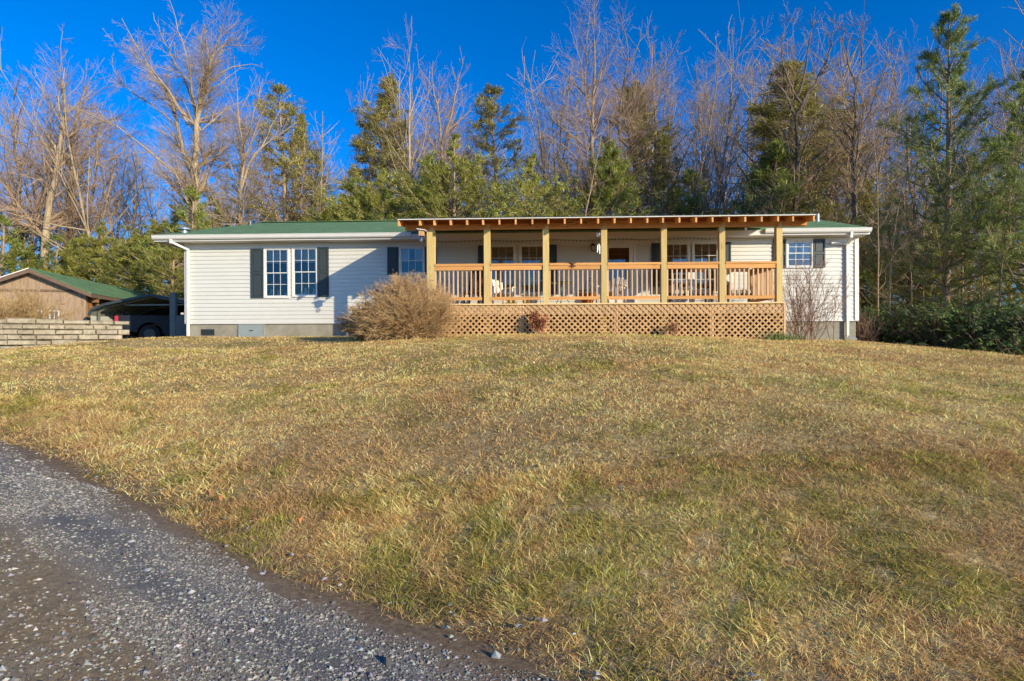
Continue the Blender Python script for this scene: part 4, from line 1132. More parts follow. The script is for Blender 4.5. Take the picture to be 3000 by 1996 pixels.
def needles(rg, g, pts, dirs, nper, ln, wd):
    n = len(pts)*nper; c = np.repeat(pts, nper, 0)+rg.normal(0, ln*.28, (n, 3)); d = np.repeat(dirs, nper, 0)+rg.normal(0, .65, (n, 3)); d[:, 2] += .12; d = unit(d)
    q = unit(np.cross(d, rg.normal(0, 1, (n, 3)))); L = (ln*rg.uniform(.6, 1.3, n))[:, None]; W = wd*rg.uniform(.6, 1.2, n)[:, None]
    V = np.stack([c-d*L*.4-q*W*.5, c-d*L*.4+q*W*.5, c+d*L*.6+q*W*.25, c+d*L*.6-q*W*.25], 1)
    v = np.clip(np.repeat(rg.random(len(pts)), nper)*.6+rg.random(n)*.4, 0, 1)
    g.add(V, Q=np.arange(n)[:, None]*4+np.array([[0, 1, 2, 3]]), col=np.repeat(np.stack([v, v, v, v*0+1], 1), 4, 0))
def conifer(seed, H=18., W=2.6, clear=.15, nb=110, prof='pine', r=.2, nsub=11, ncl=5, nper=7, ln=.26, wd=.03, up=.07, mat='pine_olive', gap=.0, droop=0.):
    rg = np.random.default_rng(seed); gt = Geo(); gc = Geo()
    P0, R0 = grow(rg, np.zeros((1, 3)), np.array([[0, 0, 1.]]), np.array([H*.985]), np.array([r]), np.array([.02]), 16, .1, .012); P0[0, 0, 2] = -.4
    gt.tubes(P0, R0, 8)
    nw = max(8, nb//5); tw = clear+(1-clear)*np.linspace(0, .985, nw)**.9
    t = np.repeat(tw, 5)+rg.normal(0, .006, nw*5); az_ = np.repeat(rg.uniform(0, 6.28, nw), 5)+np.tile(np.arange(5)*1.2566, nw)+rg.normal(0, .3, nw*5)
    u = np.clip((t-clear)/(1-clear), 0, 1)
    if prof == 'cone': f = (1-u)**.75*.95+.07
    elif prof == 'bush': f = np.sin(np.clip(u*1.05+.12, 0, 1)*math.pi)**.6*.9+.1
    else: f = np.clip((1-u)**.62*(.72+.45*np.sin(np.clip(u*1.6, 0, 1)*math.pi)), 0, 1)*.9+.10
    L = W*f*rg.uniform(.55, 1.2, len(t)); keep = rg.random(len(t)) > gap; t, az_, L, u = t[keep], az_[keep], L[keep], u[keep]
    k = np.clip(t*15, 0, 14.99); ki = k.astype(int); s = P0[0, ki]*(1-(k-ki))[:, None]+P0[0, np.minimum(ki+1, 15)]*(k-ki)[:, None]
    el = .15+.75*u**1.5-droop*(1-u); d = np.stack([np.cos(az_)*np.cos(el), np.sin(az_)*np.cos(el), np.sin(el)], 1)
    P1, R1 = grow(rg, s, d, L, np.full(len(t), .035)*(.4+L/W), np.full(len(t), .01), 7, up, .06); gt.tubes(P1, R1, 4)
    P2, R2 = spawn(rg, P1, R1, len(t)*nsub, .22, 1, .85, .36, .5, 4, .05, .1, .006, .2, .5, 0, .65); gc_t = P2
    pts = []; dirs = []
    for j in (1, 2, 3):
        f_ = rg.random((len(P2), 1)); pts.append(P2[:, j-1]*(1-f_)+P2[:, j]*f_); dirs.append(unit(P2[:, j]-P2[:, j-1]))
    pts.append(P2[:, 3]); dirs.append(unit(P2[:, 3]-P2[:, 2]))
    for j in (4, 5, 6): pts.append(P1[:, j]); dirs.append(unit(P1[:, j]-P1[:, j-1]))
    pts = np.concatenate(pts); dirs = np.concatenate(dirs)
    needles(rg, gc, pts, dirs, nper, ln, wd)
    gt.tubes(P2, R2, 3)
    return gt.mesh('conifer_trunk', M['bark_grey'], True), gc.mesh('conifer_crown', M[mat])
CON = {}
def con(key, **kw): CON[key] = (conifer(**kw), kw.get('H', 18.))
con('narrow', seed=301, W=3.6, clear=.12, nb=150, prof='cone', mat='pine_brown', nsub=9, nper=7)
con('ragged', seed=302, W=4.4, clear=.2, nb=120, prof='pine', mat='pine_brown', gap=.2, nsub=8, nper=6)
con('olive', seed=303, W=4.6, clear=.08, nb=150, prof='pine', mat='pine_olive', nsub=9, nper=7)
con('olive2', seed=304, H=12, W=4.2, clear=.04, nb=115, gap=.15, prof='bush', mat='pine_olive', nsub=9, nper=7, ln=.24)
con('green', seed=305, H=12, W=4.2, clear=.05, nb=115, gap=.15, prof='pine', mat='pine_green', nsub=9, nper=7, ln=.24)
con('hem', seed=306, H=8, W=2.4, clear=.02, nb=120, prof='bush', mat='pine_olive', nsub=8, nper=6, ln=.17, wd=.025, droop=.2, gap=.25)
con('hem2', seed=307, H=8, W=2.8, clear=.03, nb=110, prof='pine', mat='pine_green', nsub=7, nper=6, ln=.18, wd=.025, droop=.15, gap=.3)
con('open', seed=308, H=14, W=4.8, clear=.3, nb=45, prof='pine', mat='pine_olive', nsub=9, nper=7, ln=.2, wd=.022, gap=.25, r=.14)
con('hero', seed=309, H=14, W=4.1, clear=.22, nb=130, prof='pine', mat='pine_blue', nsub=12, nper=11, ln=.17, wd=.016, gap=.32, r=.2)
def place_con(key, px, Y, ty, lb, wide=1.0, group='evergreens behind the house', name='pine_tree', cat='tree'):
    me, H = CON[key]
    return place_tree(None, px, Y, ty, lb, group, wide, name=name, meshes=me, H=H)
con_specs = [
    ('narrow', 1108, 37, 212, 'tall narrow pine with a pointed brownish green top, left of the dead snag', 1.5),
    ('ragged', 1466, 38, 258, 'ragged topped pine with a brown-tinged crown above the porch roof', 1.55),
    ('ragged', 838, 37, 250, 'brown-tinged pine behind the fan crowned bare tree', 1.5),
    ('narrow', 905, 40, 330, 'smaller brownish pine left of the slim white trunk', 1.0),
    ('olive2', 1330, 31, 400, 'bushy olive pine at the centre of the evergreen mass above the porch', 1.3),
    ('green', 1265, 32, 470, 'dark green pine below the V crowned bare tree', 1.1),
    ('olive2', 1560, 31, 455, 'olive pine ending the evergreen mass before the open trunks', 1.15),
    ('olive2', 1120, 32, 500, 'low olive pine over the porch roof\'s left corner', 1.3),
    ('green', 1050, 33, 530, 'low green pine rising over the green roof beside the porch corner', 1.1),
    ('olive2', 950, 32, 560, 'low olive evergreen at the foot of the slim white trunk', 1.1),
    ('green', 1800, 31, 425, 'dark green pine standing alone above the middle porch bays', 1.25),
    ('ragged', 1880, 38, 262, 'brown-tinged pine half hidden behind the dark diagonal limbs', 1.7),
    ('olive', 1960, 37, 400, 'olive pine reaching right of the diagonal limbed tree', 1.0),
    ('hem2', 2048, 33, 500, 'small dark evergreen between the straight trunks', 1.1),
    ('narrow', 2390, 33, 170, 'tall olive pine behind the big dark multi-limbed tree', 2.1),
    ('green', 2258, 29, 435, 'dark green hemlock with a broad rounded outline above the fifth roof bay', 1.35),
    ('open', 2460, 34, 330, 'open olive pine filling behind the twisted grey tree', 1.2),
    ('hero', 2765, 22, 45, 'large layered white pine standing alone in front of the right woods', .86),
    ('hero', 3035, 20, 190, 'dark pine cut off by the photograph\'s right edge', .9),
    ('open', 2850, 27, 470, 'open sunlit pine with sparse level boughs right of the large white pine', 1.2),
    ('open', 2950, 24, 540, 'lower sparse pine near the rhododendrons at the right edge', 1.3),
    ('hem', 2700, 27, 640, 'sunlit olive hemlock low behind the large white pine\'s trunk', 1.4),
]
for k, px, Y, ty, lb, wd in con_specs: place_con(k, px, Y, ty, lb, wd)
hem_specs = [
    ('hem', 495, 27, 690, 'olive hemlock shrub touching the house\'s left eave', 1.2), ('hem', 440, 33, 650, 'rounded olive hemlock rising above the carport ridge', 1.5),
    ('hem', 385, 34, 670, 'olive hemlock behind the carport roof peak', 1.5), ('hem', 325, 34, 655, 'tallest olive hemlock behind the shed\'s green roof', 1.4),
    ('hem', 265, 34, 690, 'olive hemlock behind the middle of the shed roof', 1.4), ('hem2', 205, 34, 700, 'duller green hemlock right of the crooked trunk', 1.3),
    ('hem2', 150, 34, 690, 'dull green hemlock just behind the crooked trunk', 1.3), ('hem2', 60, 34, 660, 'dark hemlock behind the shed\'s left slope', 1.3), ('hem2', 0, 30, 640, 'dark hemlock at the photograph\'s left edge', 1.3),
    ('hem2', 560, 31, 560, 'hemlock at the foot of the tallest bare tree', 1.2), ('green', 640, 34, 600, 'dark evergreen showing over the roof between two pale trunks', 1.0),
    ('hem', 505, 33, 610, 'olive evergreen left of the tallest bare tree\'s trunk', 1.5),
    ('hem2', 100, 34, 740, 'low brown-green hemlock directly over the shed peak', 1.6),
]
for k, px, Y, ty, lb, wd in hem_specs: place_con(k, px, Y, ty, lb, wd, 'young hemlocks left of the house', 'hemlock_shrub', 'shrub')

# ------------------------------------------------------------------ leathery-leaved shrubs at the edge of the right woods
def rhodo(seed, n=620):
    rg = np.random.default_rng(seed); gt = Geo(); gc = Geo()
    st, rr = grow(rg, rg.normal(0, .15, (14, 3))*np.array([1, 1, 0]), np.stack([rg.normal(0, .6, 14), rg.normal(0, .6, 14), np.ones(14)], 1), np.full(14, 1.5), np.full(14, .03), np.full(14, .01), 8, 0, .14)
    gt.tubes(st, rr, 5)
    P2, R2 = spawn(rg, st, rr, n, .2, 1, .8, .45, .6, 4, .05, .15, .005); gt.tubes(P2, R2, 3)
    tip = P2[:, 3]; d = unit(P2[:, 3]-P2[:, 2]+np.array([0, 0, .3]))
    k = 8; N = len(tip)*k; a = np.tile(np.arange(k)*2*np.pi/k, len(tip))+np.repeat(rg.uniform(0, 6, len(tip)), k)
    T = np.repeat(d, k, 0); q = unit(np.cross(T, np.array([[.3, .5, .1]]))); q2 = np.cross(T, q)
    o = q*np.cos(a)[:, None]+q2*np.sin(a)[:, None]; ld = unit(o+T*rg.uniform(-.5, .4, (N, 1))+np.array([0, 0, -.25])); L = rg.uniform(.09, .16, (N, 1)); W = L*.27
    sd_ = unit(np.cross(ld, T)); c = np.repeat(tip, k, 0)
    V = np.stack([c, c+ld*L*.5+sd_*W*.5, c+ld*L, c+ld*L*.5-sd_*W*.5], 1)
    v = np.clip(rg.random(N)**1.5, 0, 1)
    gc.add(V, Q=np.arange(N)[:, None]*4+np.array([[0, 1, 2, 3]]), col=np.repeat(np.stack([v, v, v, v*0+1], 1), 4, 0))
    return gt.mesh('shrub_stems', M['bark_dark']), gc.mesh('shrub_leaves', M['rhodo'])
RH = [rhodo(401), rhodo(402), rhodo(403, 480)]
rr_ = random.Random(9)
rh_lab = ['behind the right house corner', 'right of the downspout', 'below the small olive hemlock', 'left of the thin pole trunks', 'among the thin pole trunks', 'just left of the large white pine\'s trunk', 'at the foot of the large white pine', 'right of the large white pine\'s trunk',
          'under the open sunlit pine', 'under the lower sparse pine', 'near the photograph\'s right edge', 'at the photograph\'s right edge']
for row, (dy, hh, word) in enumerate(((0, 1.9, 'front'), (1.6, 2.4, 'second row'))):
    for i in range(12):
        px = 2520+i*44+rr_.uniform(-8, 8)+row*12
        Lr = 1.2+dy+rr_.uniform(-.3, .3)
        # point on the woods edge along this pixel's ray
        d = ray(px, 998); Y = (10.8*.78+19.5*.63+Lr)/(d[0]*.78+.63)
        x = d[0]*Y; z = hz(x, Y)
        h = hh*rr_.uniform(.6, 1.2)
        if px > 2900: h *= 1.25
        if row == 1 and i in (0, 11): h *= 1.1
        o = thing('rhododendron', ('dark glossy rhododendron, ' if row == 0 else 'taller dark rhododendron, ')+rh_lab[i]+(', front row' if row == 0 else ', second row'), 'shrub', (x, Y, z-.1), rr_.uniform(0, 6), 'rhododendrons along the woods edge')
        o.scale = (h/1.9*1.1,)*2+(h/1.75,)
        me = rr_.choice(RH); link('stem', me[0], o); link('foliage', me[1], o)

# thin pole trunks near the right lawn edge
for i, (px, Y, ty, lb) in enumerate([(2578, 20.5, 300, 'thin grey pole tree nearest the right house corner'), (2610, 21.5, 420, 'pale slender sapling beside the grey pole tree'), (2668, 21, 480, 'slender leaning sapling left of the large white pine'), (2795, 23, 380, 'thin pole tree just right of the large white pine'), (2878, 20.5, 350, 'dark pole tree under the open sunlit pine'), (2932, 20, 300, 'dark thin trunk at the rhododendrons near the right edge'), (2710, 25, 330, 'thin pale pole tree close left of the large white pine trunk')]):
    place_tree('thin' if i % 2 else 'sapling', px, Y, ty, lb, 'pole trees along the woods edge', .9)
# ------------------------------------------------------------------ stone retaining wall
def block_mat():
    m, nt, out = newmat('retaining_block'); v = coords(nt, (1, 1, 1), True); n = noise(nt, v, 5, 6, .7); n2 = noise(nt, v, 30, 4, .7)
    oi = nt.nodes.new('ShaderNodeObjectInfo')
    at_ = nt.nodes.new('ShaderNodeVertexColor'); at_.layer_name = 'col'
    c = ramp(nt, n, [(.3, (.19, .16, .115)), (.5, (.38, .325, .23)), (.7, (.52, .45, .325))])
    c = mixc(nt, .4, c, at_.outputs[0], 'MULTIPLY')
    finish(nt, out, c, .95, bump(nt, n2, .6, .012), 0, .15); return m
M['block'] = block_mat()
def wall_pt(s):   # along the wall line, from right (0) to left
    P = [(-12.30, 17.05), (-13.2, 16.35), (-14.4, 15.62), (-15.6, 15.25), (-17.6, 15.0)]
    acc = 0
    for a, b in zip(P[:-1], P[1:]):
        L = math.dist(a, b)
        if s <= acc+L: t = (s-acc)/L; return (a[0]+(b[0]-a[0])*t, a[1]+(b[1]-a[1])*t), (a, b)
        acc += L
    return P[-1], (P[-2], P[-1])
rw = thing('retaining_wall', 'curved retaining wall of tan split-face blocks beside the shed', 'retaining wall', (-13.2, 16.35, -.2))
rk = random.Random(4); g = Geo(); bh = .15
topz = .66
for c in range(8):
    z1 = topz-c*bh; z0 = z1-bh+.006; s = -.02+(.2 if c % 2 else 0)-.0
    if c == 0: s = 0
    if c == 0: pass
    while s < 5.3:
        L = rk.uniform(.30, .68); (p, seg) = wall_pt(max(s, 0)); (q, _) = wall_pt(min(s+L-.012, 5.4))
        d = Vector((q[0]-p[0], q[1]-p[1], 0)); 
        if d.length < .1: break
        dn = d.normalized(); nrm = Vector((dn.y, -dn.x, 0));
        if nrm.y > 0: nrm = -nrm
        zz1 = z1 + (0.02*math.sin(s*2)) + (0.07 if 0 else 0); set_ = .012*c+rk.uniform(-.035, .03)
        b = .022; p3 = Vector((p[0], p[1], 0))+nrm*(.0+set_); q3 = Vector((q[0], q[1], 0))+nrm*(.0+set_); back = -nrm*.26
        f = nrm*(.02+rk.uniform(0, .045)); e = dn*b
        zt = z1+rk.uniform(-.022, .005)+(rk.uniform(-.02, .03) if c == 0 else 0)
        V = [p3+back+Vector((0, 0, z0)), q3+back+Vector((0, 0, z0)), q3+Vector((0, 0, z0)), p3+Vector((0, 0, z0)),
             p3+back+Vector((0, 0, zt)), q3+back+Vector((0, 0, zt)), q3+Vector((0, 0, zt)), p3+Vector((0, 0, zt)),
             p3+f+e+Vector((0, 0, z0+b)), q3+f-e+Vector((0, 0, z0+b)), q3+f-e+Vector((0, 0, zt-b)), p3+f+e+Vector((0, 0, zt-b))]
        Q = [(0, 4, 5, 1), (0, 3, 7, 4), (1, 5, 6, 2), (4, 7, 6, 5), (0, 1, 2, 3), (3, 2, 9, 8), (2, 6, 10, 9), (6, 7, 11, 10), (7, 3, 8, 11), (8, 9, 10, 11)]
        t = rk.uniform(.45, 1.0); tc = (t, t*rk.uniform(.94, 1.0), t*rk.uniform(.86, 1), 1)
        V = [tuple(v-Vector((-13.2, 16.35, -.2))) for v in V]
        g.add(V, Q=Q, col=[tc]*12); s += L
link('block', g.mesh('wall_blocks', M['block']), rw)

# ------------------------------------------------------------------ shed
M['oldwood'] = wood('weathered_boards', (.34, .24, .16), (.15, .095, .06), 'z', .1)
M['brownwood'] = wood('brown_boards', (.30, .15, .06), (.17, .08, .03), 'z', .1)
M['trimwood'] = wood('old_trim', (.17, .11, .075), (.10, .065, .045), 'x', .1)
M['whitepaint'] = plain('white_paint', (.72, .70, .66), .6, .05, 5)
SX, SY = -18.35, 21.0
pk = at(86, 785, SY); SX = pk[0]; PZ = pk[1]
shed = thing('shed', 'old board-sided shed with green shingle gable roof behind the retaining wall', 'shed', (SX, SY, .1))
ang = math.atan2(3.2, 11.2)   # ridge direction leans left going away
ux, uy = math.cos(ang), math.sin(ang); vx, vy = -math.sin(ang), math.cos(ang)
def sp(u, v, z): return (SX+ux*u+vx*v, SY+uy*u+vy*v, z)
hwL, hwR = 2.6, 1.72; ov = .32; LEN = 12.3
ez = at(244, 858, SY+.55)[1]; drop = (PZ-ez)/(hwR+ov)
zL = PZ-drop*(hwL+ov)*.92; zf = -.2
# gable front and walls (thick boards), built as solid shells
s = MB(); T = .08
def poly_wall(mb, pts, v0, v1):
    n = len(mb.v); k = len(pts)
    mb.v += [sp(u, v0, z) for u, z in pts]+[sp(u, v1, z) for u, z in pts]
    mb.f.append(tuple(range(n, n+k))); mb.f.append(tuple(range(n+k, n+2*k))[::-1])
    for i in range(k): j = (i+1) % k; mb.f.append((n+i, n+k+i, n+k+j, n+j))
zr_ = PZ-drop*hwR-.08; zl_ = PZ-drop*hwL*.92-.08
poly_wall(s, [(-hwL, zf), (hwR, zf), (hwR, zr_), (0, PZ-.08), (-hwL, zl_)], ov, ov+T)
s.build('gable_wall', M['oldwood'], shed)
s = MB(); poly_wall(s, [(-hwL, zf), (hwR, zf), (hwR, zr_), (0, PZ-.08), (-hwL, zl_)], LEN-.3, LEN-.3+T)
s.build('rear_wall', M['oldwood'], shed)
s = MB(); u = -hwL+.05
while u < hwR:
    zt = PZ-.10-drop*abs(u)*(1 if u > 0 else .92); poly_wall(s, [(u, zf), (u+.045, zf), (u+.045, zt-drop*.05), (u, zt-.0)], ov-.02, ov-.001); u += .26
s.build('batten', M['oldwood'], shed)
s = MB(); poly_wall(s, [(-hwL, zr_-.02), (hwR+.02, zr_-.02), (hwR+.02, zr_+.06), (-hwL, zr_+.06)], ov-.05, ov-.021); s.build('belly_band', M['trimwood'], shed)
s = MB()
def side(mb, u0, u1, v0, v1, z0, z1):
    mb.hexa([sp(u0, v0, z0), sp(u1, v0, z0), sp(u1, v1, z0), sp(u0, v1, z0), sp(u0, v0, z1), sp(u1, v0, z1), sp(u1, v1, z1), sp(u0, v1, z1)])
side(s, hwR-.08, hwR, ov+T+.001, LEN-.31, zf, zr_-.03); side(s, -hwL, -hwL+.08, ov+T+.001, LEN-.31, zf, zl_-.03)
s.build('side_wall', M['brownwood'], shed)
s = MB(); v = ov+.1
while v < LEN-.4: side(s, hwR+.001, hwR+.022, v, v+.045, zf, zr_-.04); v += .3
s.build('batten', M['brownwood'], shed)
# roof slopes
s = MB()
def slab(mb, u0, z0, u1, z1, v0, v1, t):
    mb.hexa([sp(u0, v0, z0-t), sp(u1, v0, z1-t), sp(u1, v1, z1-t), sp(u0, v1, z0-t), sp(u0, v0, z0), sp(u1, v0, z1), sp(u1, v1, z1), sp(u0, v1, z0)])
slab(s, .003, PZ, hwR+ov, ez, 0, LEN, .035); slab(s, -hwL-ov, zL, -.003, PZ, 0, LEN, .035)
M['shedroof'] = shingles('shed_shingle', (.07, .15, .06), (.15, .28, .13))
s.build('roof', M['shedroof'], shed)
s = MB(); slab(s, .003, PZ-.04, hwR+ov, ez-.04, -.03, 0.0, .14); slab(s, -hwL-ov, zL-.04, -.003, PZ-.04, -.03, 0.0, .14)
slab(s, hwR+ov-.03, ez-.05, hwR+ov, ez-.05, 0.003, LEN, .13); s.build('fascia', M['trimwood'], shed)
s = MB(); slab(s, -hwL-ov, zL+.004, -.003, PZ+.004, -.045, -.031, .035); s.build('drip_edge', M['whitepaint'], shed)
# window with a white frame low in the gable
for (ua, ub) in ((-.25, .28), (.5, .85)):
    z0_, z1_ = .62, 1.22
    s = MB()
    for (a, b, c, d) in ((ua, ua+.05, z0_, z1_), (ub-.05, ub, z0_, z1_), (ua+.05, ub-.05, z0_, z0_+.05), (ua+.05, ub-.05, z1_-.05, z1_), ((ua+ub)/2-.015, (ua+ub)/2+.015, z0_+.05, z1_-.05)):
        poly_wall(s, [(a, c), (b, c), (b, d), (a, d)], ov-.045, ov-.022)
    wn = s.build('window', M['whitepaint'], shed)
    s = MB(); poly_wall(s, [(ua+.05, z0_+.05), (ub-.05, z0_+.05), (ub-.05, z1_-.05), (ua+.05, z1_-.05)], ov-.0305, ov-.027); s.build('pane', M['glass'], wn)
# green roofed birdhouse hung at the corner of the shed
c = sp(hwR+.18, ov+.35, zr_-.38)
s = MB(); s.box(c[0]-.09, c[0]+.09, c[1]-.08, c[1]+.08, c[2]-.02, c[2]+.16)
M['greenpaint'] = plain('green_paint', (.07, .16, .05), .6, .15, 8)
bhs = thing('birdhouse', 'small green-roofed birdhouse hanging at the corner of the shed', 'birdhouse', c)
s.build('body', M['brownwood'], bhs)
s = MB(); s.hexa([(c[0]-.15, c[1]-.11, c[2]+.12), (c[0], c[1]-.11, c[2]+.24), (c[0], c[1]+.11, c[2]+.24), (c[0]-.15, c[1]+.11, c[2]+.12), (c[0]-.15, c[1]-.11, c[2]+.14), (c[0], c[1]-.11, c[2]+.26), (c[0], c[1]+.11, c[2]+.26), (c[0]-.15, c[1]+.11, c[2]+.14)])
s.hexa([(c[0]+.001, c[1]-.11, c[2]+.24), (c[0]+.15, c[1]-.11, c[2]+.12), (c[0]+.15, c[1]+.11, c[2]+.12), (c[0]+.001, c[1]+.11, c[2]+.24), (c[0]+.001, c[1]-.11, c[2]+.26), (c[0]+.15, c[1]-.11, c[2]+.14), (c[0]+.15, c[1]+.11, c[2]+.14), (c[0]+.001, c[1]+.11, c[2]+.26)])
s.build('roof', M['greenpaint'], bhs)
s = MB(); s.tube([(c[0], c[1], c[2]+.25), (c[0], c[1], zr_+.0)], .006, 5); s.build('hanger', M['dark'], bhs)

# ------------------------------------------------------------------ carport
CY0, CY1 = 21.2, 26.5
pk = at(440, 864, CY0); le = at(290, 896, CY0); lb = at(261, 924, CY0)
CXp, CZp = pk; hwc = CXp-le[0]
cp = thing('carport', 'low steel carport with a ribbed arched roof sheltering the pickup', 'carport', (CXp, CY0, -.35))
M['steelp'] = plain('carport_steel', (.26, .27, .22), .4, .1, 3, metal=.4)
M['steelw'] = plain('carport_white_panel', (.40, .42, .38), .5, .08, 4)
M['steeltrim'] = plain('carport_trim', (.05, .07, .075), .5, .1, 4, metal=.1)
prof = [(lb[0], lb[1]), (lb[0]+.10, lb[1]+.20), (le[0], le[1]-.03), (le[0]+.25, le[1]+.05), (CXp, CZp)]
prof += [(CXp+(CXp-x), z) for x, z in prof[-2::-1]]
s = MB()
for (a, b) in zip(prof[:-1], prof[1:]):
    d = Vector((b[0]-a[0], b[1]-a[1])); n = Vector((-d.y, d.x)).normalized()*.02
    k = 0; y = CY0
    s.hexa([(a[0], CY0, a[1]), (b[0], CY0, b[1]), (b[0], CY1, b[1]), (a[0], CY1, a[1]), (a[0]+n.x, CY0, a[1]+n.y), (b[0]+n.x, CY0, b[1]+n.y), (b[0]+n.x, CY1, b[1]+n.y), (a[0]+n.x, CY1, a[1]+n.y)])
    while y < CY1-.1:
        s.hexa([(a[0]-n.x, y, a[1]-n.y), (b[0]-n.x, y, b[1]-n.y), (b[0]-n.x, y+.06, b[1]-n.y), (a[0]-n.x, y+.06, a[1]-n.y), (a[0]-n.x*.05, y, a[1]-n.y*.05), (b[0]-n.x*.05, y, b[1]-n.y*.05), (b[0]-n.x*.05, y+.06, b[1]-n.y*.05), (a[0]-n.x*.05, y+.06, a[1]-n.y*.05)]); y += .23
s.build('roof_panel', M['steelp'], cp)
s = MB()
for (a, b) in zip(prof[:-1], prof[1:]): s.bar((a[0], CY0-.02, a[1]+.0), (b[0], CY0-.02, b[1]+.0), .04, .09)
s.build('trim', M['steeltrim'], cp)
for y in (CY0+.3, CY0+2.6, CY1-.2):
    s = MB(); pts = [(prof[0][0]+.1, y, -.6)]+[(x+(.06 if x < CXp else -.06), y, z-.05) for x, z in prof[1:-1]]+[(prof[-1][0]-.1, y, -.6)]
    for a, b in zip(pts[:-1], pts[1:]): s.bar(a, b, .06, .06)
    s.build('frame', M['steelp'], cp)
    s = MB(); zz = CZp-.36; s.bar((CXp-hwc*.62, y+.035, zz), (CXp+hwc*.62, y+.035, zz), .05, .05); s.build('cross_brace', M['steelp'], cp)
s = MB(); s.box(lb[0]-.02, lb[0]+.0, CY0+.1, CY0+3.5, -.5, lb[1]-.01); s.build('side_panel', M['steelw'], cp)
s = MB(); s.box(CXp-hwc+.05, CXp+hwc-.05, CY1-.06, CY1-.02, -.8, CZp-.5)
bp = s.build('interior_shade_panel', M['steeltrim'], cp)  # dark panel added across the back so the carport's inside looks deep in shade

# ------------------------------------------------------------------ pickup truck, seen from its left rear
M['navy'] = plain('navy_paint', (.004, .007, .02), .45, .05, 2, spec=.25)
M['tyre'] = plain('tyre_rubber', (.02, .02, .02), .8, .1, 20)
M['chrome'] = plain('chrome', (.5, .5, .52), .2, .05, 4, metal=1)
M['rimgrey'] = plain('dull_rim', (.06, .06, .065), .5, .1, 4, metal=.5)
M['tail'] = plain('tail_lens', (.45, .008, .015), .2, .05, 4, spec=.7)
M['autoglass'] = glass_mat('tinted_glass', 1.6)
truck = thing('pickup_truck', 'dark blue pickup truck parked under the carport, red taillight showing', 'pickup truck', (0, 0, 0))
def side_profile():
    # x along the truck from the tail (0) to the nose (5.5); z up
    body = [(0, .55), (0, 1.12), (1.72, 1.14), (1.78, 1.16), (2.05, 1.74), (2.2, 1.80), (3.05, 1.80), (3.2, 1.75), (3.85, 1.20), (5.2, 1.10), (5.42, .95), (5.45, .50), (5.0, .42)]
    wheel = lambda cx: [(cx+.44*math.cos(a), .42+.44*math.sin(a)) for a in np.linspace(0.0, math.pi, 9)]
    return body+wheel(4.45)+[(3.95, .36), (1.65, .36)]+wheel(1.15)+[(.66, .46)]
s = MB(); prf = side_profile(); n = len(prf)
def bodysec(ya, za): return [(x, ya*(1 if z < 1.15 else 1-.22*(z-1.15)/.6), z) for x, z in prf]
s.v += [(x, y, z) for x, y, z in bodysec(-.95, 0)]+[(x, y, z) for x, y, z in bodysec(.95, 0)]
s.f.append(tuple(range(n))); s.f.append(tuple(range(n, 2*n))[::-1])
for i in range(n): j = (i+1) % n; s.f.append((i, n+i, n+j, j))
bd = s.build('body', M['navy'], truck, local=True, bevel=.02)
s = MB(); s.box(.12, 1.68, -.80, .80, 1.141, 1.16); s.build('bed_cover', M['tyre'], truck, local=True)
s = MB()
for sg in (-1, 1):
    def sy(z): return sg*(.95*(1-.22*(z-1.15)/.6)+.006)
    for (a, b, c, d) in (((2.02, 1.24), (2.6, 1.24), (2.6, 1.68), (2.12, 1.68)), ((2.66, 1.24), (3.62, 1.24), (3.12, 1.68), (2.66, 1.68))):
        s.quad(*[(p[0], sy(p[1]), p[1]) for p in (a, b, c, d)])
s.quad((1.81, -.72, 1.25), (1.81, .72, 1.25), (2.03, .66, 1.70), (2.03, -.66, 1.70)); s.v[-4:] = [(p[0]-.02, p[1], p[2]) for p in s.v[-4:]]
s.build('window', M['autoglass'], truck, local=True)
for sg in (-1, 1):
    s = MB(); s.box(-.015, .10, sg*.80-.0 if sg > 0 else -.965, .965 if sg > 0 else -.80, .76, 1.10); s.build('taillight', M['tail'], truck, local=True)
s = MB(); s.box(-.012, -.002, -.76, .76, .66, 1.08); tg = s.build('tailgate', M['navy'], truck, local=True)
s = MB(); s.box(-.03, -.013, -.12, .12, .92, .98); s.build('handle', M['chrome'], tg, local=True)
s = MB(); s.box(-.14, -.016, -.93, .93, .42, .58); s.build('bumper', M['chrome'], truck, local=True, bevel=.02)
for cx_ in (1.15, 4.45):
    for sg in (-1, 1):
        s = MB(); s.lathe((cx_, sg*.86+.12, .38), [(.24, 0), (.37, .02), (.38, .06), (.38, .2), (.37, .24), (.24, .26)], 24, 'y')
        wl = s.build('wheel', M['tyre'], truck, local=True, smooth=False)
        s = MB(); s.lathe((cx_, sg*.86+(.125 if sg > 0 else -.135)+.0, .38), [(.23, -.004), (.2, .01), (.05, .012)], 16, 'y'); s.build('rim', M['rimgrey'], wl, local=True)
tx = at(352, 940, 22.6)[0]; truck.location = (tx-.1, 22.7, -.08); truck.rotation_euler = (0, 0, R(28))
# grey gate panel beside the house corner
s = MB(); xa = at(497, 900, 19.3)[0]; s.box(xa, xa+.20, 19.3, 19.42, -.3, at(500, 857, 19.3)[1]); s.box(xa+.20, xa+.9, 19.33, 19.38, -.2, .9); 
gp = s.build('side_gate', plain('grey_painted_wood', (.13, .15, .14), .7, .1, 4)); tag(gp, 'tall narrow grey gate post and panel beside the house\'s left corner', 'gate')

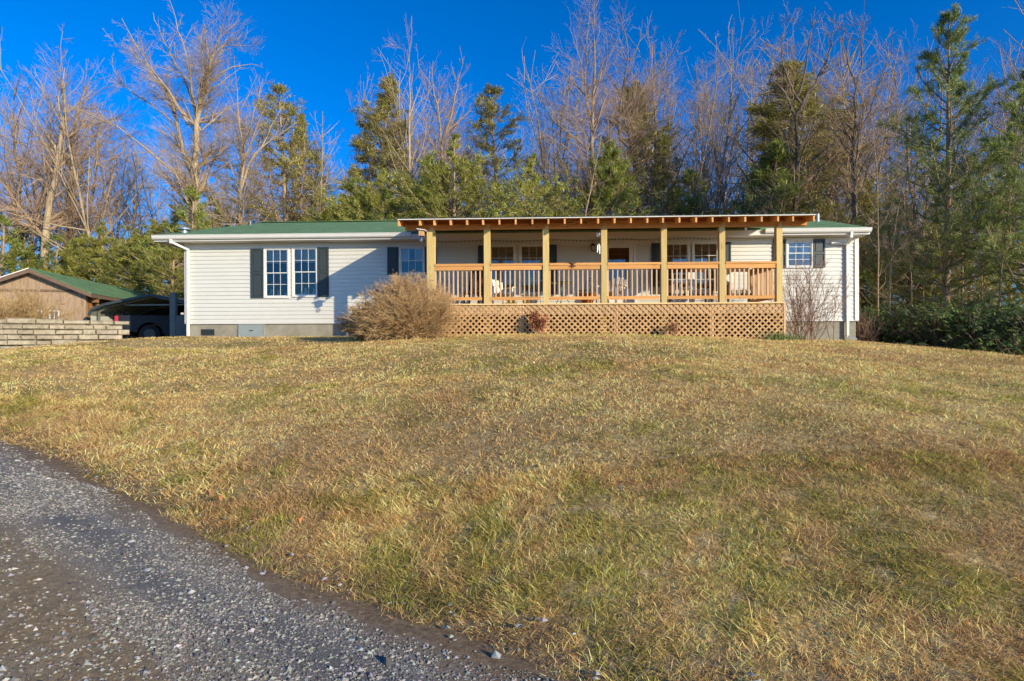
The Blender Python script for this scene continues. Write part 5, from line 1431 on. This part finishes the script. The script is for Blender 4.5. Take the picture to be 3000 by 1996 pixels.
# ------------------------------------------------------------------ bare shrubs
M['shrub_tan'] = plain('tan_shrub_twigs', (.44, .30, .14), .9, .35, 3)
M['shrub_bud'] = plain('reddish_buds', (.48, .27, .12), .8, .3, 5)
M['shrub_red'] = plain('red_brown_twigs', (.26, .15, .10), .9, .3, 3)
def shrub(name, label, x, y, h, wd, seed, stems, n2, n3, mat, mat2, group=None, env=False, r=.012, buds=0, off=(0, 0), lean=0., spr=.8, up=.04, cat='shrub', tw=1.0):
    rg = np.random.default_rng(seed); z = hz(x, y); gt = Geo(); gc = Geo(); gb = Geo()
    a = rg.uniform(0, 6.28, stems); rad = np.abs(rg.normal(0, spr, stems))
    d = np.stack([np.cos(a)*rad*wd/h, np.sin(a)*rad*.7, np.ones(stems)], 1); st = np.stack([rg.normal(0, .12*wd, stems), rg.normal(0, .08*wd, stems), np.zeros(stems)-.05], 1)
    L = np.full(stems, h*.95)*rg.uniform(.7, 1.15, stems)
    if env:
        du = unit(d); L = 1/np.sqrt((du[:, 0]/wd)**2+(du[:, 1]/(wd*.75))**2+(du[:, 2]/h)**2)*rg.uniform(.6, .97, stems)
    P, Rr = grow(rg, st, d, L, np.full(stems, r), np.full(stems, .004), 8, up, .07); gt.tubes(P, Rr, 5)
    P2, R2 = spawn(rg, P, Rr, n2, .1, 1, .6, .45, .7, 5, up, .1, .0035*tw)
    inside = lambda Q: ((Q[:, -1, 0]/wd)**2+(Q[:, -1, 1]/(wd*.75))**2+(Q[:, -1, 2]/h)**2) < 1.0+rg.normal(0, .06, len(Q))
    if env: k_ = inside(P2); P2, R2 = P2[k_], R2[k_]
    P3, R3 = spawn(rg, P2, R2, n3, .1, 1, .65, .5, .7, 4, up, .14, .0024*tw)
    if env: k_ = inside(P3); P3, R3 = P3[k_], R3[k_]
    gc.tubes(P3, R3, 3); gt.tubes(P2, R2, 4)
    o = thing(name, label, cat, (x, y, z), 0, group)
    link('branches', gt.mesh('shrub_branches', mat), o)
    if buds:
        tip = np.concatenate([P3[:, 3], P3[:, 2], P3[:, 1]]); d3 = unit(np.concatenate([P3[:, 3]-P3[:, 2]]*3)); N = len(tip); q = unit(np.cross(d3, rg.normal(0, 1, (N, 3))))
        V = np.stack([tip-q*.006*tw, tip+q*.006*tw, tip+d3*.035*tw], 1); gb.add(V, T=np.arange(N)[:, None]*3+np.array([[0, 1, 2]]))
        link('buds', gb.mesh('shrub_buds', mat2), o)
    link('twigs', gc.mesh('shrub_twigs', mat), o)
    return o
shrub('bare_shrub', 'big rounded tan leafless shrub in front of the porch\'s left corner', at(1195, 970, 14.3)[0], 14.3, 1.68, 1.72, 501, 130, 3000, 17000, M['shrub_tan'], M['shrub_bud'], buds=1, spr=1.1, up=.0, tw=1.0, env=True)
shrub('bare_shrub', 'lower greyish leafless shrub leaning out of the big shrub\'s left side', at(1062, 960, 14.9)[0], 14.9, 1.02, .9, 502, 60, 900, 4600, M['shrub_tan'], M['shrub_bud'], buds=1, spr=1.1, up=.0, tw=1.1, env=True)
shrub('bare_shrub', 'open red-twigged leafless shrub before the wall under the right window', at(2368, 990, 16.6)[0], 16.6, 2.6, 1.75, 503, 34, 260, 1300, M['shrub_red'], M['shrub_bud'], spr=.85, up=.0, r=.011, tw=1.05, buds=0, env=True)
shrub('bare_shrub', 'red-twigged shrub poking out behind the right house corner', at(2535, 980, 18.9)[0], 18.9, 1.3, .9, 504, 16, 110, 500, M['shrub_red'], M['shrub_bud'], spr=.9, up=.0, r=.008, env=True)
shrub('bare_shrub', 'wide tan leafless shrub in front of the shed\'s gable wall', at(95, 940, 18.2)[0], 18.0, 1.45, 1.9, 505, 70, 900, 3400, M['shrub_tan'], M['shrub_bud'], spr=1.0, up=.0, env=True)
shrub('bare_shrub', 'tan leafless shrub at the photograph\'s left edge above the retaining wall', at(5, 940, 17.6)[0], 17.4, 1.2, 1.5, 506, 50, 600, 2400, M['shrub_tan'], M['shrub_bud'], spr=1.0, up=.0, env=True)
# nandina with red leaves, a brown twiggy plant, green blades at the lattice end
def leafy(name, label, x, y, h, wd, seed, mats, n=60, per=14, ln=.045, stems=12, cat='shrub'):
    rg = np.random.default_rng(seed); z = hz(x, y); gt = Geo()
    a = rg.uniform(0, 6.28, stems); d = np.stack([np.cos(a)*.35*wd/h, np.sin(a)*.3, np.ones(stems)], 1)
    P, Rr = grow(rg, np.stack([rg.normal(0, .06, stems), rg.normal(0, .05, stems), np.full(stems, -.04)], 1), d, h*rg.uniform(.6, 1.05, stems), np.full(stems, .006), np.full(stems, .003), 6, 0, .08); gt.tubes(P, Rr, 4)
    P2, R2 = spawn(rg, P, Rr, n, .3, 1, .9, .3, .6, 4, 0, .15, .0025); gt.tubes(P2, R2, 3)
    o = thing(name, label, cat, (x, y, z)); link('stem', gt.mesh('stems', M['shrub_red']), o)
    for k, m in enumerate(mats):
        gl = Geo(); i = rg.integers(0, len(P2), n*per//len(mats)); t = rg.integers(1, 4, len(i)); c = P2[i, t]+rg.normal(0, .03, (len(i), 3)); dd = unit(rg.normal(0, 1, (len(i), 3))+np.array([0, 0, .2])); q = unit(np.cross(dd, rg.normal(0, 1, (len(i), 3)))); L = ln*rg.uniform(.7, 1.4, (len(i), 1))
        V = np.stack([c, c+dd*L*.5+q*L*.22, c+dd*L, c+dd*L*.5-q*L*.22], 1); gl.add(V, Q=np.arange(len(i))[:, None]*4+np.array([[0, 1, 2, 3]]))
        link('foliage', gl.mesh('leaves', m), o)
    return o
M['redleaf'] = plain('red_leaves', (.34, .05, .03), .5, .3, 6); M['rust'] = plain('rust_leaves', (.40, .16, .05), .6, .3, 6); M['greenleaf'] = plain('green_leaves', (.10, .17, .03), .5, .3, 6); M['brownleaf'] = plain('brown_leaves', (.28, .15, .07), .8, .3, 6)
leafy('nandina', 'small red-leaved shrub against the lattice under the third porch bay', at(1583, 985, 15.0)[0], 15.0, .62, .5, 511, [M['redleaf'], M['rust'], M['brownleaf']], 90, 16)
leafy('twiggy_shrub', 'small brown withered shrub against the lattice under the fifth porch bay', at(1973, 985, 15.05)[0], 15.05, .42, .34, 512, [M['brownleaf'], M['rust']], 70, 8, .035)
def blades(label, x, y, n, h, seed):
    rg = np.random.default_rng(seed); g = Geo(); c = rg.normal(0, 1, (n, 3))*np.array([.16, .07, 0]); a = rg.uniform(0, 6.28, n); L = h*rg.uniform(.6, 1.2, n)
    P, Rr = grow(rg, c, np.stack([np.cos(a)*.5, np.sin(a)*.5, np.ones(n)], 1), L, np.full(n, .006), np.full(n, .001), 6, 0, .05, .35)
    g.tubes(P, Rr, 3); o = link('daylily_clump', g.mesh('daylily_blades', M['greenleaf'])); o.location = (x, y, hz(x, y)); tag(o, label, 'plant', 'green clumps at the porch\'s right corner')
for i, (px, lb) in enumerate(((2262, 'green grassy clump against the last lattice panel'), (2300, 'green grassy clump at the lattice end post'), (2338, 'low green grassy clump under the red-twigged shrub'))):
    blades(lb, at(px, 990, 15.1)[0], 15.1+.1*i, 60, .28-.05*i, 520+i)

# ------------------------------------------------------------------ hung things on the porch
M['cedar'] = wood('birdhouse_wood', (.58, .33, .15), (.42, .21, .08), 'z', .1)
M['clear'] = glass_mat('clear_glass', 2.5)
bx, bz = at(1234, 684, 14.98)
f = thing('bird_feeder', 'wooden house-shaped bird feeder with a glass globe hanging from the porch roof corner', 'bird feeder', (bx, 14.98, bz))
s = MB(); s.box(bx-.055, bx+.075, 14.92, 15.04, bz-.07, bz+.09); s.build('body', M['cedar'], f)
s = MB(); s.hexa([(bx-.10, 14.88, bz+.095), (bx+.13, 14.88, bz+.06), (bx+.13, 15.08, bz+.06), (bx-.10, 15.08, bz+.095), (bx-.10, 14.88, bz+.115), (bx+.13, 14.88, bz+.08), (bx+.13, 15.08, bz+.08), (bx-.10, 15.08, bz+.115)]); s.build('roof', M['whitepaint'], f)
s = MB(); s.lathe((bx-.005, 14.98, bz-.25), [(.012, 0), (.045, .04), (.05, .09), (.03, .14), (.035, .178)], 12); s.build('glass_globe', M['clear'], f, smooth=True)
s = MB(); s.tube([(bx, 14.98, bz+.09), (bx, 14.98, rz_(14.98)-.14)], .004, 5); s.build('hanger', M['dark'], f)
cxn, _ = at(1753, 700, 15.05)
zt = rz_(15.05)-.14; zz = at(1753, 690, 15.05)[1]; zt2 = at(1753, 716, 15.05)[1]; zb = at(1753, 744, 15.05)[1]
wc = thing('wind_chime', 'silver wind chime with a metal butterfly hanging before the middle of the porch', 'wind chime', (cxn, 15.05, zt))
s = MB(); s.tube([(cxn, 15.05, zt), (cxn, 15.05, zt2)], .003, 4); s.build('cord', M['dark'], wc)
s = MB()
for sg in (-1, 1):
    for a0, l in ((.9, .06), (-.5, .045)):
        s.hexa([(cxn, 15.045, zz-.01), (cxn+sg*l*math.cos(a0+.4), 15.04, zz+l*math.sin(a0+.4)), (cxn+sg*l*1.25*math.cos(a0), 15.045, zz+l*1.25*math.sin(a0)), (cxn+sg*l*math.cos(a0-.4), 15.045, zz+l*math.sin(a0-.4)),
                (cxn, 15.049, zz-.01), (cxn+sg*l*math.cos(a0+.4), 15.044, zz+l*math.sin(a0+.4)), (cxn+sg*l*1.25*math.cos(a0), 15.049, zz+l*1.25*math.sin(a0)), (cxn+sg*l*math.cos(a0-.4), 15.049, zz+l*math.sin(a0-.4))])
M['silver'] = plain('silver_metal', (.36, .36, .34), .35, .05, 4, metal=.7)
s.build('butterfly', M['silver'], wc)
s = MB(); s.lathe((cxn, 15.05, zt2-.02), [(.045, 0), (.045, .012), (.01, .05)], 12); s.build('cap', M['silver'], wc)
for k in range(5):
    a = k*1.2566; s = MB(); s.tube([(cxn+.034*math.cos(a), 15.05+.034*math.sin(a), zt2-.03), (cxn+.034*math.cos(a), 15.05+.034*math.sin(a), zb+.02*k)], .010, 8); s.build('chime_tube', M['silver'], wc)
bx2, bz2 = at(2185, 669, 15.5); M['bulb'] = plain('white_bulb', (.85, .85, .88), .3, .03, 3)
o = thing('hanging_ornament', 'small white glass ornament hanging in the last porch bay', 'ornament', (bx2, 15.5, bz2))
s = MB(); s.lathe((bx2, 15.5, bz2-.06), [(.008, 0), (.035, .03), (.03, .06), (.012, .09), (.012, .11)], 10); s.build('globe', M['bulb'], o, smooth=True)
s = MB(); s.tube([(bx2, 15.5, bz2+.04), (bx2, 15.5, 3.1)], .003, 4); s.build('cord', M['dark'], o)
# string of small lights under the eave
s = MB(); x = wx(1280); x1 = wx(2080); zS = 3.12; yS = 17.95
pts = []; 
while x < x1: pts.append((x, yS, zS+.02*math.sin(x*3))); x += .12
sl = thing('string_lights', 'string of small dark bulbs running under the eave behind the porch beam', 'string lights', pts[0])
s.tube(pts, .004, 4); s.build('cord', M['dark'], sl)
s = MB()
for p in pts: s.lathe((p[0], p[1], p[2]-.045), [(.006, 0), (.014, .015), (.008, .04)], 6)
b_ = s.build('bulbs', M['bronze'], sl); b_['kind'] = 'stuff'
# metal dragonfly on the handrail
px_ = at(1678, 775, YP-.03)
s = MB(); X, Z = px_; y = YP-.03
s.bar((X-.012, y, Z+.05), (X+.0, y, Z-.09), .02, .02)
for sg in (-1, 1):
    s.bar((X, y, Z+.0), (X+sg*.09, y, Z+.055), .008, .025); s.bar((X, y, Z-.015), (X+sg*.08, y, Z-.05), .008, .022)
o = s.build('metal_dragonfly', M['bronze']); tag(o, 'small dark metal dragonfly ornament fixed on the handrail of the third bay', 'ornament')

# ------------------------------------------------------------------ porch furniture
ZF = ZD
def part(name, mb, mat, o, **k): return mb.build(name, mat, o, local=True, **k)
def adirondack(label, x, y, rz, mat):
    o = thing('slatted_armchair', label, 'chair', (x, y, ZF), rz, 'white slatted armchairs on the porch')
    s = MB()
    for k in range(6): s.hexa([(-.26, -.30+k*.09, .36-.02*k), (.26, -.30+k*.09, .36-.02*k), (.26, -.225+k*.09, .345-.02*k), (-.26, -.225+k*.09, .345-.02*k), (-.26, -.30+k*.09, .38-.02*k), (.26, -.30+k*.09, .38-.02*k), (.26, -.225+k*.09, .365-.02*k), (-.26, -.225+k*.09, .365-.02*k)])
    part('seat', s, mat, o)
    s = MB()
    for k in range(5):
        t = (k-2)*.10; h = .86-.03*abs(k-2)**1.5
        s.hexa([(t-.042+t*.0, .22, .26), (t+.042, .22, .26), (t*1.25+.045, .46, h), (t*1.25-.045, .46, h), (t-.042, .238, .26), (t+.042, .238, .26), (t*1.25+.045, .478, h), (t*1.25-.045, .478, h)])
    part('backrest', s, mat, o)
    for sg in (-1, 1):
        s = MB(); s.box(sg*.33-.055, sg*.33+.055, -.36, .30, .55, .575); part('armrest', s, mat, o)
        s = MB(); s.box(sg*.30-.02, sg*.30+.02, -.32, -.24, 0, .549); part('leg', s, mat, o)
        s = MB(); s.bar((sg*.28, .24, .54), (sg*.28, .40, 0), .04, .05); part('leg', s, mat, o)
    return o
adirondack('white slatted armchair behind the second bay\'s balusters', at(1462, 860, 16.9)[0], 16.9, R(25), M['whitepaint'])
adirondack('white slatted armchair beside the post left of the door bay', at(1790, 860, 16.6)[0], 16.6, R(-35), M['whitepaint'])
M['gmetal'] = plain('green_metal', (.03, .15, .10), .4, .1, 6)
def bistro_chair(label, x, y, rz):
    o = thing('metal_chair', label, 'chair', (x, y, ZF), rz, 'green metal chairs at the round table')
    s = MB(); s.lathe((0, 0, .43), [(.20, 0), (.205, .012), (.19, .02)], 18); part('seat', s, M['gmetal'], o)
    s = MB(); pts = [(-.18, .17, .44)]+[(-.19*math.cos(a), .2+.02*math.sin(a), .62+.2*math.sin(a)) for a in np.linspace(0, math.pi, 9)]+[(.18, .17, .44)]
    s.tube(pts, .011, 6); s.tube([(p[0]*.55, p[1], .44+(p[2]-.44)*.86) for p in pts], .007, 5); part('backrest', s, M['gmetal'], o)
    for sx in (-1, 1):
        for sy_ in (-1, 1):
            s = MB(); s.tube([(sx*.13, sy_*.13, .43), (sx*.2, sy_*.2, .0)], .010, 6); part('leg', s, M['gmetal'], o)
    return o
bistro_chair('green metal chair left of the round table', at(1577, 860, 16.7)[0], 16.7, R(60))
bistro_chair('green metal chair right of the round table', at(1710, 860, 16.7)[0], 16.7, R(-60))
X = at(1647, 860, 16.8)[0]
o = thing('round_table', 'round green metal table between the two green chairs', 'table', (X, 16.8, ZF))
s = MB(); s.lathe((0, 0, .68), [(.36, 0), (.37, .012), (.35, .024)], 28); part('tabletop', s, M['gmetal'], o)
for k in range(3):
    a = k*2.094+.3; s = MB(); s.tube([(.06*math.cos(a), .06*math.sin(a), .68), (.08*math.cos(a), .08*math.sin(a), .3), (.30*math.cos(a), .30*math.sin(a), 0)], .012, 6); part('leg', s, M['gmetal'], o)
M['terra'] = plain('orange_pot', (.50, .16, .03), .7, .1, 6); M['pcushion'] = plain('beige_cushion', (.50, .46, .36), .95, .08, 8)
o = thing('dish_planter', 'wide low orange pot standing on the porch floor right of the round table', 'pot', (at(1722, 870, 16.1)[0], 16.1, ZF))
s = MB(); s.lathe((0, 0, 0), [(.12, 0), (.24, .26), (.27, .27), (.27, .32), (.23, .32)], 20); part('bowl', s, M['terra'], o)
M['dkwood'] = wood('dark_chair_wood', (.10, .05, .03), (.05, .025, .015), 'z', .1)
def wood_chair(label, x, y, rz, hgt_=1.05):
    o = thing('wooden_chair', label, 'chair', (x, y, ZF), rz)
    s = MB(); s.box(-.25, .25, -.24, .24, .42, .46); part('seat', s, M['dkwood'], o)
    s = MB()
    for sg in (-1, 1): s.bar((sg*.23, .22, .46), (sg*.23, .34, hgt_), .04, .04)
    s.bar((-.25, .34, hgt_), (.25, .34, hgt_), .03, .09)
    for k in range(5): s.bar((-.16+.08*k, .235, .50), (-.16+.08*k, .33, hgt_-.04), .045, .015)
    part('backrest', s, M['dkwood'], o)
    for sg in (-1, 1):
        s = MB(); s.bar((sg*.27, -.2, .66), (sg*.27, .27, .66), .06, .025); s.bar((sg*.27, -.18, .46), (sg*.27, -.18, .65), .03, .03); part('armrest', s, M['dkwood'], o)
        for yy in (-.2, .2): s = MB(); s.bar((sg*.22, yy, .0), (sg*.22, yy, .42), .04, .04); part('leg', s, M['dkwood'], o)
    return o
wood_chair('dark wooden porch chair with a slatted back in the first bay', at(1388, 850, 17.1)[0], 17.1, R(-15), 1.12)
# deep seats with tall open frames on the right
def deep_seat(name, label, x0, x1, y, nc, group):
    xm = (x0+x1)/2; w_ = (x1-x0)/2; o = thing(name, label, 'outdoor seat', (xm, y, ZF), 0, group)
    s = MB()
    for sg in (-1, 1): s.box(sg*w_-.045 if sg > 0 else -w_, w_ if sg > 0 else -w_+.045, .52, .58, 0, 1.22)
    s.box(-w_, w_, .50, .60, 1.2205, 1.26); s.box(-w_+.046, w_-.046, .53, .56, 1.05, 1.16)
    part('back_frame', s, M['dkwood'], o)
    s = MB(); s.box(-w_+.05, w_-.05, -.1, .5, .26, .33); part('seat_frame', s, M['dkwood'], o)
    for k in range(nc):
        a = -w_+.06+(2*w_-.12)*k/nc; b = -w_+.06+(2*w_-.12)*(k+1)/nc-.01
        s = MB(); s.box(a, b, -.1, .5, .331, .47); part('cushion', s, M['pcushion'], o, bevel=.03)
    for sg in (-1, 1):
        s = MB(); s.box(sg*w_-.05 if sg > 0 else -w_, w_ if sg > 0 else -w_+.05, -.12, .51, .56, .60); part('armrest', s, M['dkwood'], o)
        s = MB(); s.box(sg*w_-.05 if sg > 0 else -w_, w_ if sg > 0 else -w_+.05, -.12, -.06, 0, .559); part('leg', s, M['dkwood'], o)
    return o
deep_seat('cushioned_settee', 'dark-framed settee with three beige seat cushions in the fifth bay', at(1958, 850, 17.0)[0], at(2086, 850, 17.0)[0], 17.0, 3, 'dark framed porch seats')
deep_seat('cushioned_armchair', 'dark-framed double armchair with two beige cushions in the last bay', at(2128, 850, 17.0)[0], at(2216, 850, 17.0)[0], 17.0, 2, 'dark framed porch seats')
def nest(label, x, y, w_, h_):
    o = thing('nesting_table', label, 'side table', (x, y, ZF), 0, 'white nesting tables'); t = .035
    s = MB(); s.box(-w_/2, w_/2, -.18, .18, h_-t, h_); part('tabletop', s, M['whitepaint'], o)
    for sg in (-1, 1):
        s = MB(); a = sg*(w_/2-t/2)
        s.box(a-t/2, a+t/2, -.18, -.145, 0, h_-t-.001); s.box(a-t/2, a+t/2, .145, .18, 0, h_-t-.001); s.box(a-t/2, a+t/2, -.144, .144, 0.02, .05); part('leg', s, M['whitepaint'], o)
nest('larger white open-framed side table in front of the settee', at(2000, 850, 16.2)[0], 16.2, .56, .62); nest('smaller white side table nested under the larger one', at(2004, 850, 16.2)[0], 16.2, .34, .46)
xk, zk = at(2138, 815, D-.08)
o = thing('round_wall_dial', 'round pale dial on the siding behind the last porch bay', 'wall clock', (xk, D-.025, zk))
s = MB(); s.lathe((xk, D-.03, zk), [(.12, 0), (.125, .02), (.115, .035)], 28, 'y'); s.build('case', M['whitepaint'], o)
s = MB(); s.lathe((xk, D-.0655, zk), [(.105, 0), (.104, .003)], 28, 'y'); s.build('face', plain('dial_face', (.62, .66, .60), .5, .15, 30), o)
# planter boxes along the front edge
M['planter'] = wood('planter_wood', (.58, .45, .20), (.42, .30, .11), 'x', .1)
for i, (px, w_, lb) in enumerate(((1498, .30, 'small pale wood planter box behind the second bay\'s bottom rail'), (1545, .26, 'pale wood box next to the small planter in the second bay'))):
    X = at(px, 885, 15.75)[0]; o = thing('planter_box', lb, 'planter', (X, 15.75, ZF), 0, 'wooden boxes on the porch floor')
    s = MB(); s.box(-w_/2, w_/2, -.1, -.085, 0, .16); s.box(-w_/2, w_/2, .085, .1, 0, .16); s.box(-w_/2, -w_/2+.015, -.084, .084, 0, .16); s.box(w_/2-.015, w_/2, -.084, .084, 0, .16); s.box(-w_/2+.016, w_/2-.016, -.084, .084, .01, .1)
    part('box', s, M['planter'], o)

# ------------------------------------------------------------------ fallen leaves and a few larger stones by the drive
def on_ground(px, py):
    d = ray(px, py); lo, hi = 2.0, 19.0
    for _ in range(60):
        m_ = (lo+hi)/2
        if hz(d[0]*m_, m_) > d[2]*m_: hi = m_
        else: lo = m_
    return d[0]*lo, lo
for i, (px, py, r, lb) in enumerate(((617, 1461, .045, 'curled red-brown oak leaf on the straw grass above the dirt strip, larger one'), (645, 1476, .038, 'orange-brown fallen leaf just right of the curled red-brown one'), (878, 1543, .028, 'single small orange leaf lying in the straw grass above the stones'))):
    x, y = on_ground(px, py); z = hz(x, y)+.05; s = MB(); n = 9; v0 = []
    rr = random.Random(i)
    s.v.append((x, y, z+.01))
    for k in range(n):
        a = 2*math.pi*k/n; q = r*(1 if k % 2 else .55)*rr.uniform(.8, 1.1); s.v.append((x+q*math.cos(a), y+q*math.sin(a)*.8, z+.03*math.sin(a*2)+.5*q*.3))
    for k in range(n): s.f.append((0, 1+k, 1+(k+1) % n))
    o = s.build('fallen_leaf', M['rust'] if i else M['brownleaf']); tag(o, lb, 'leaf', 'fallen leaves')
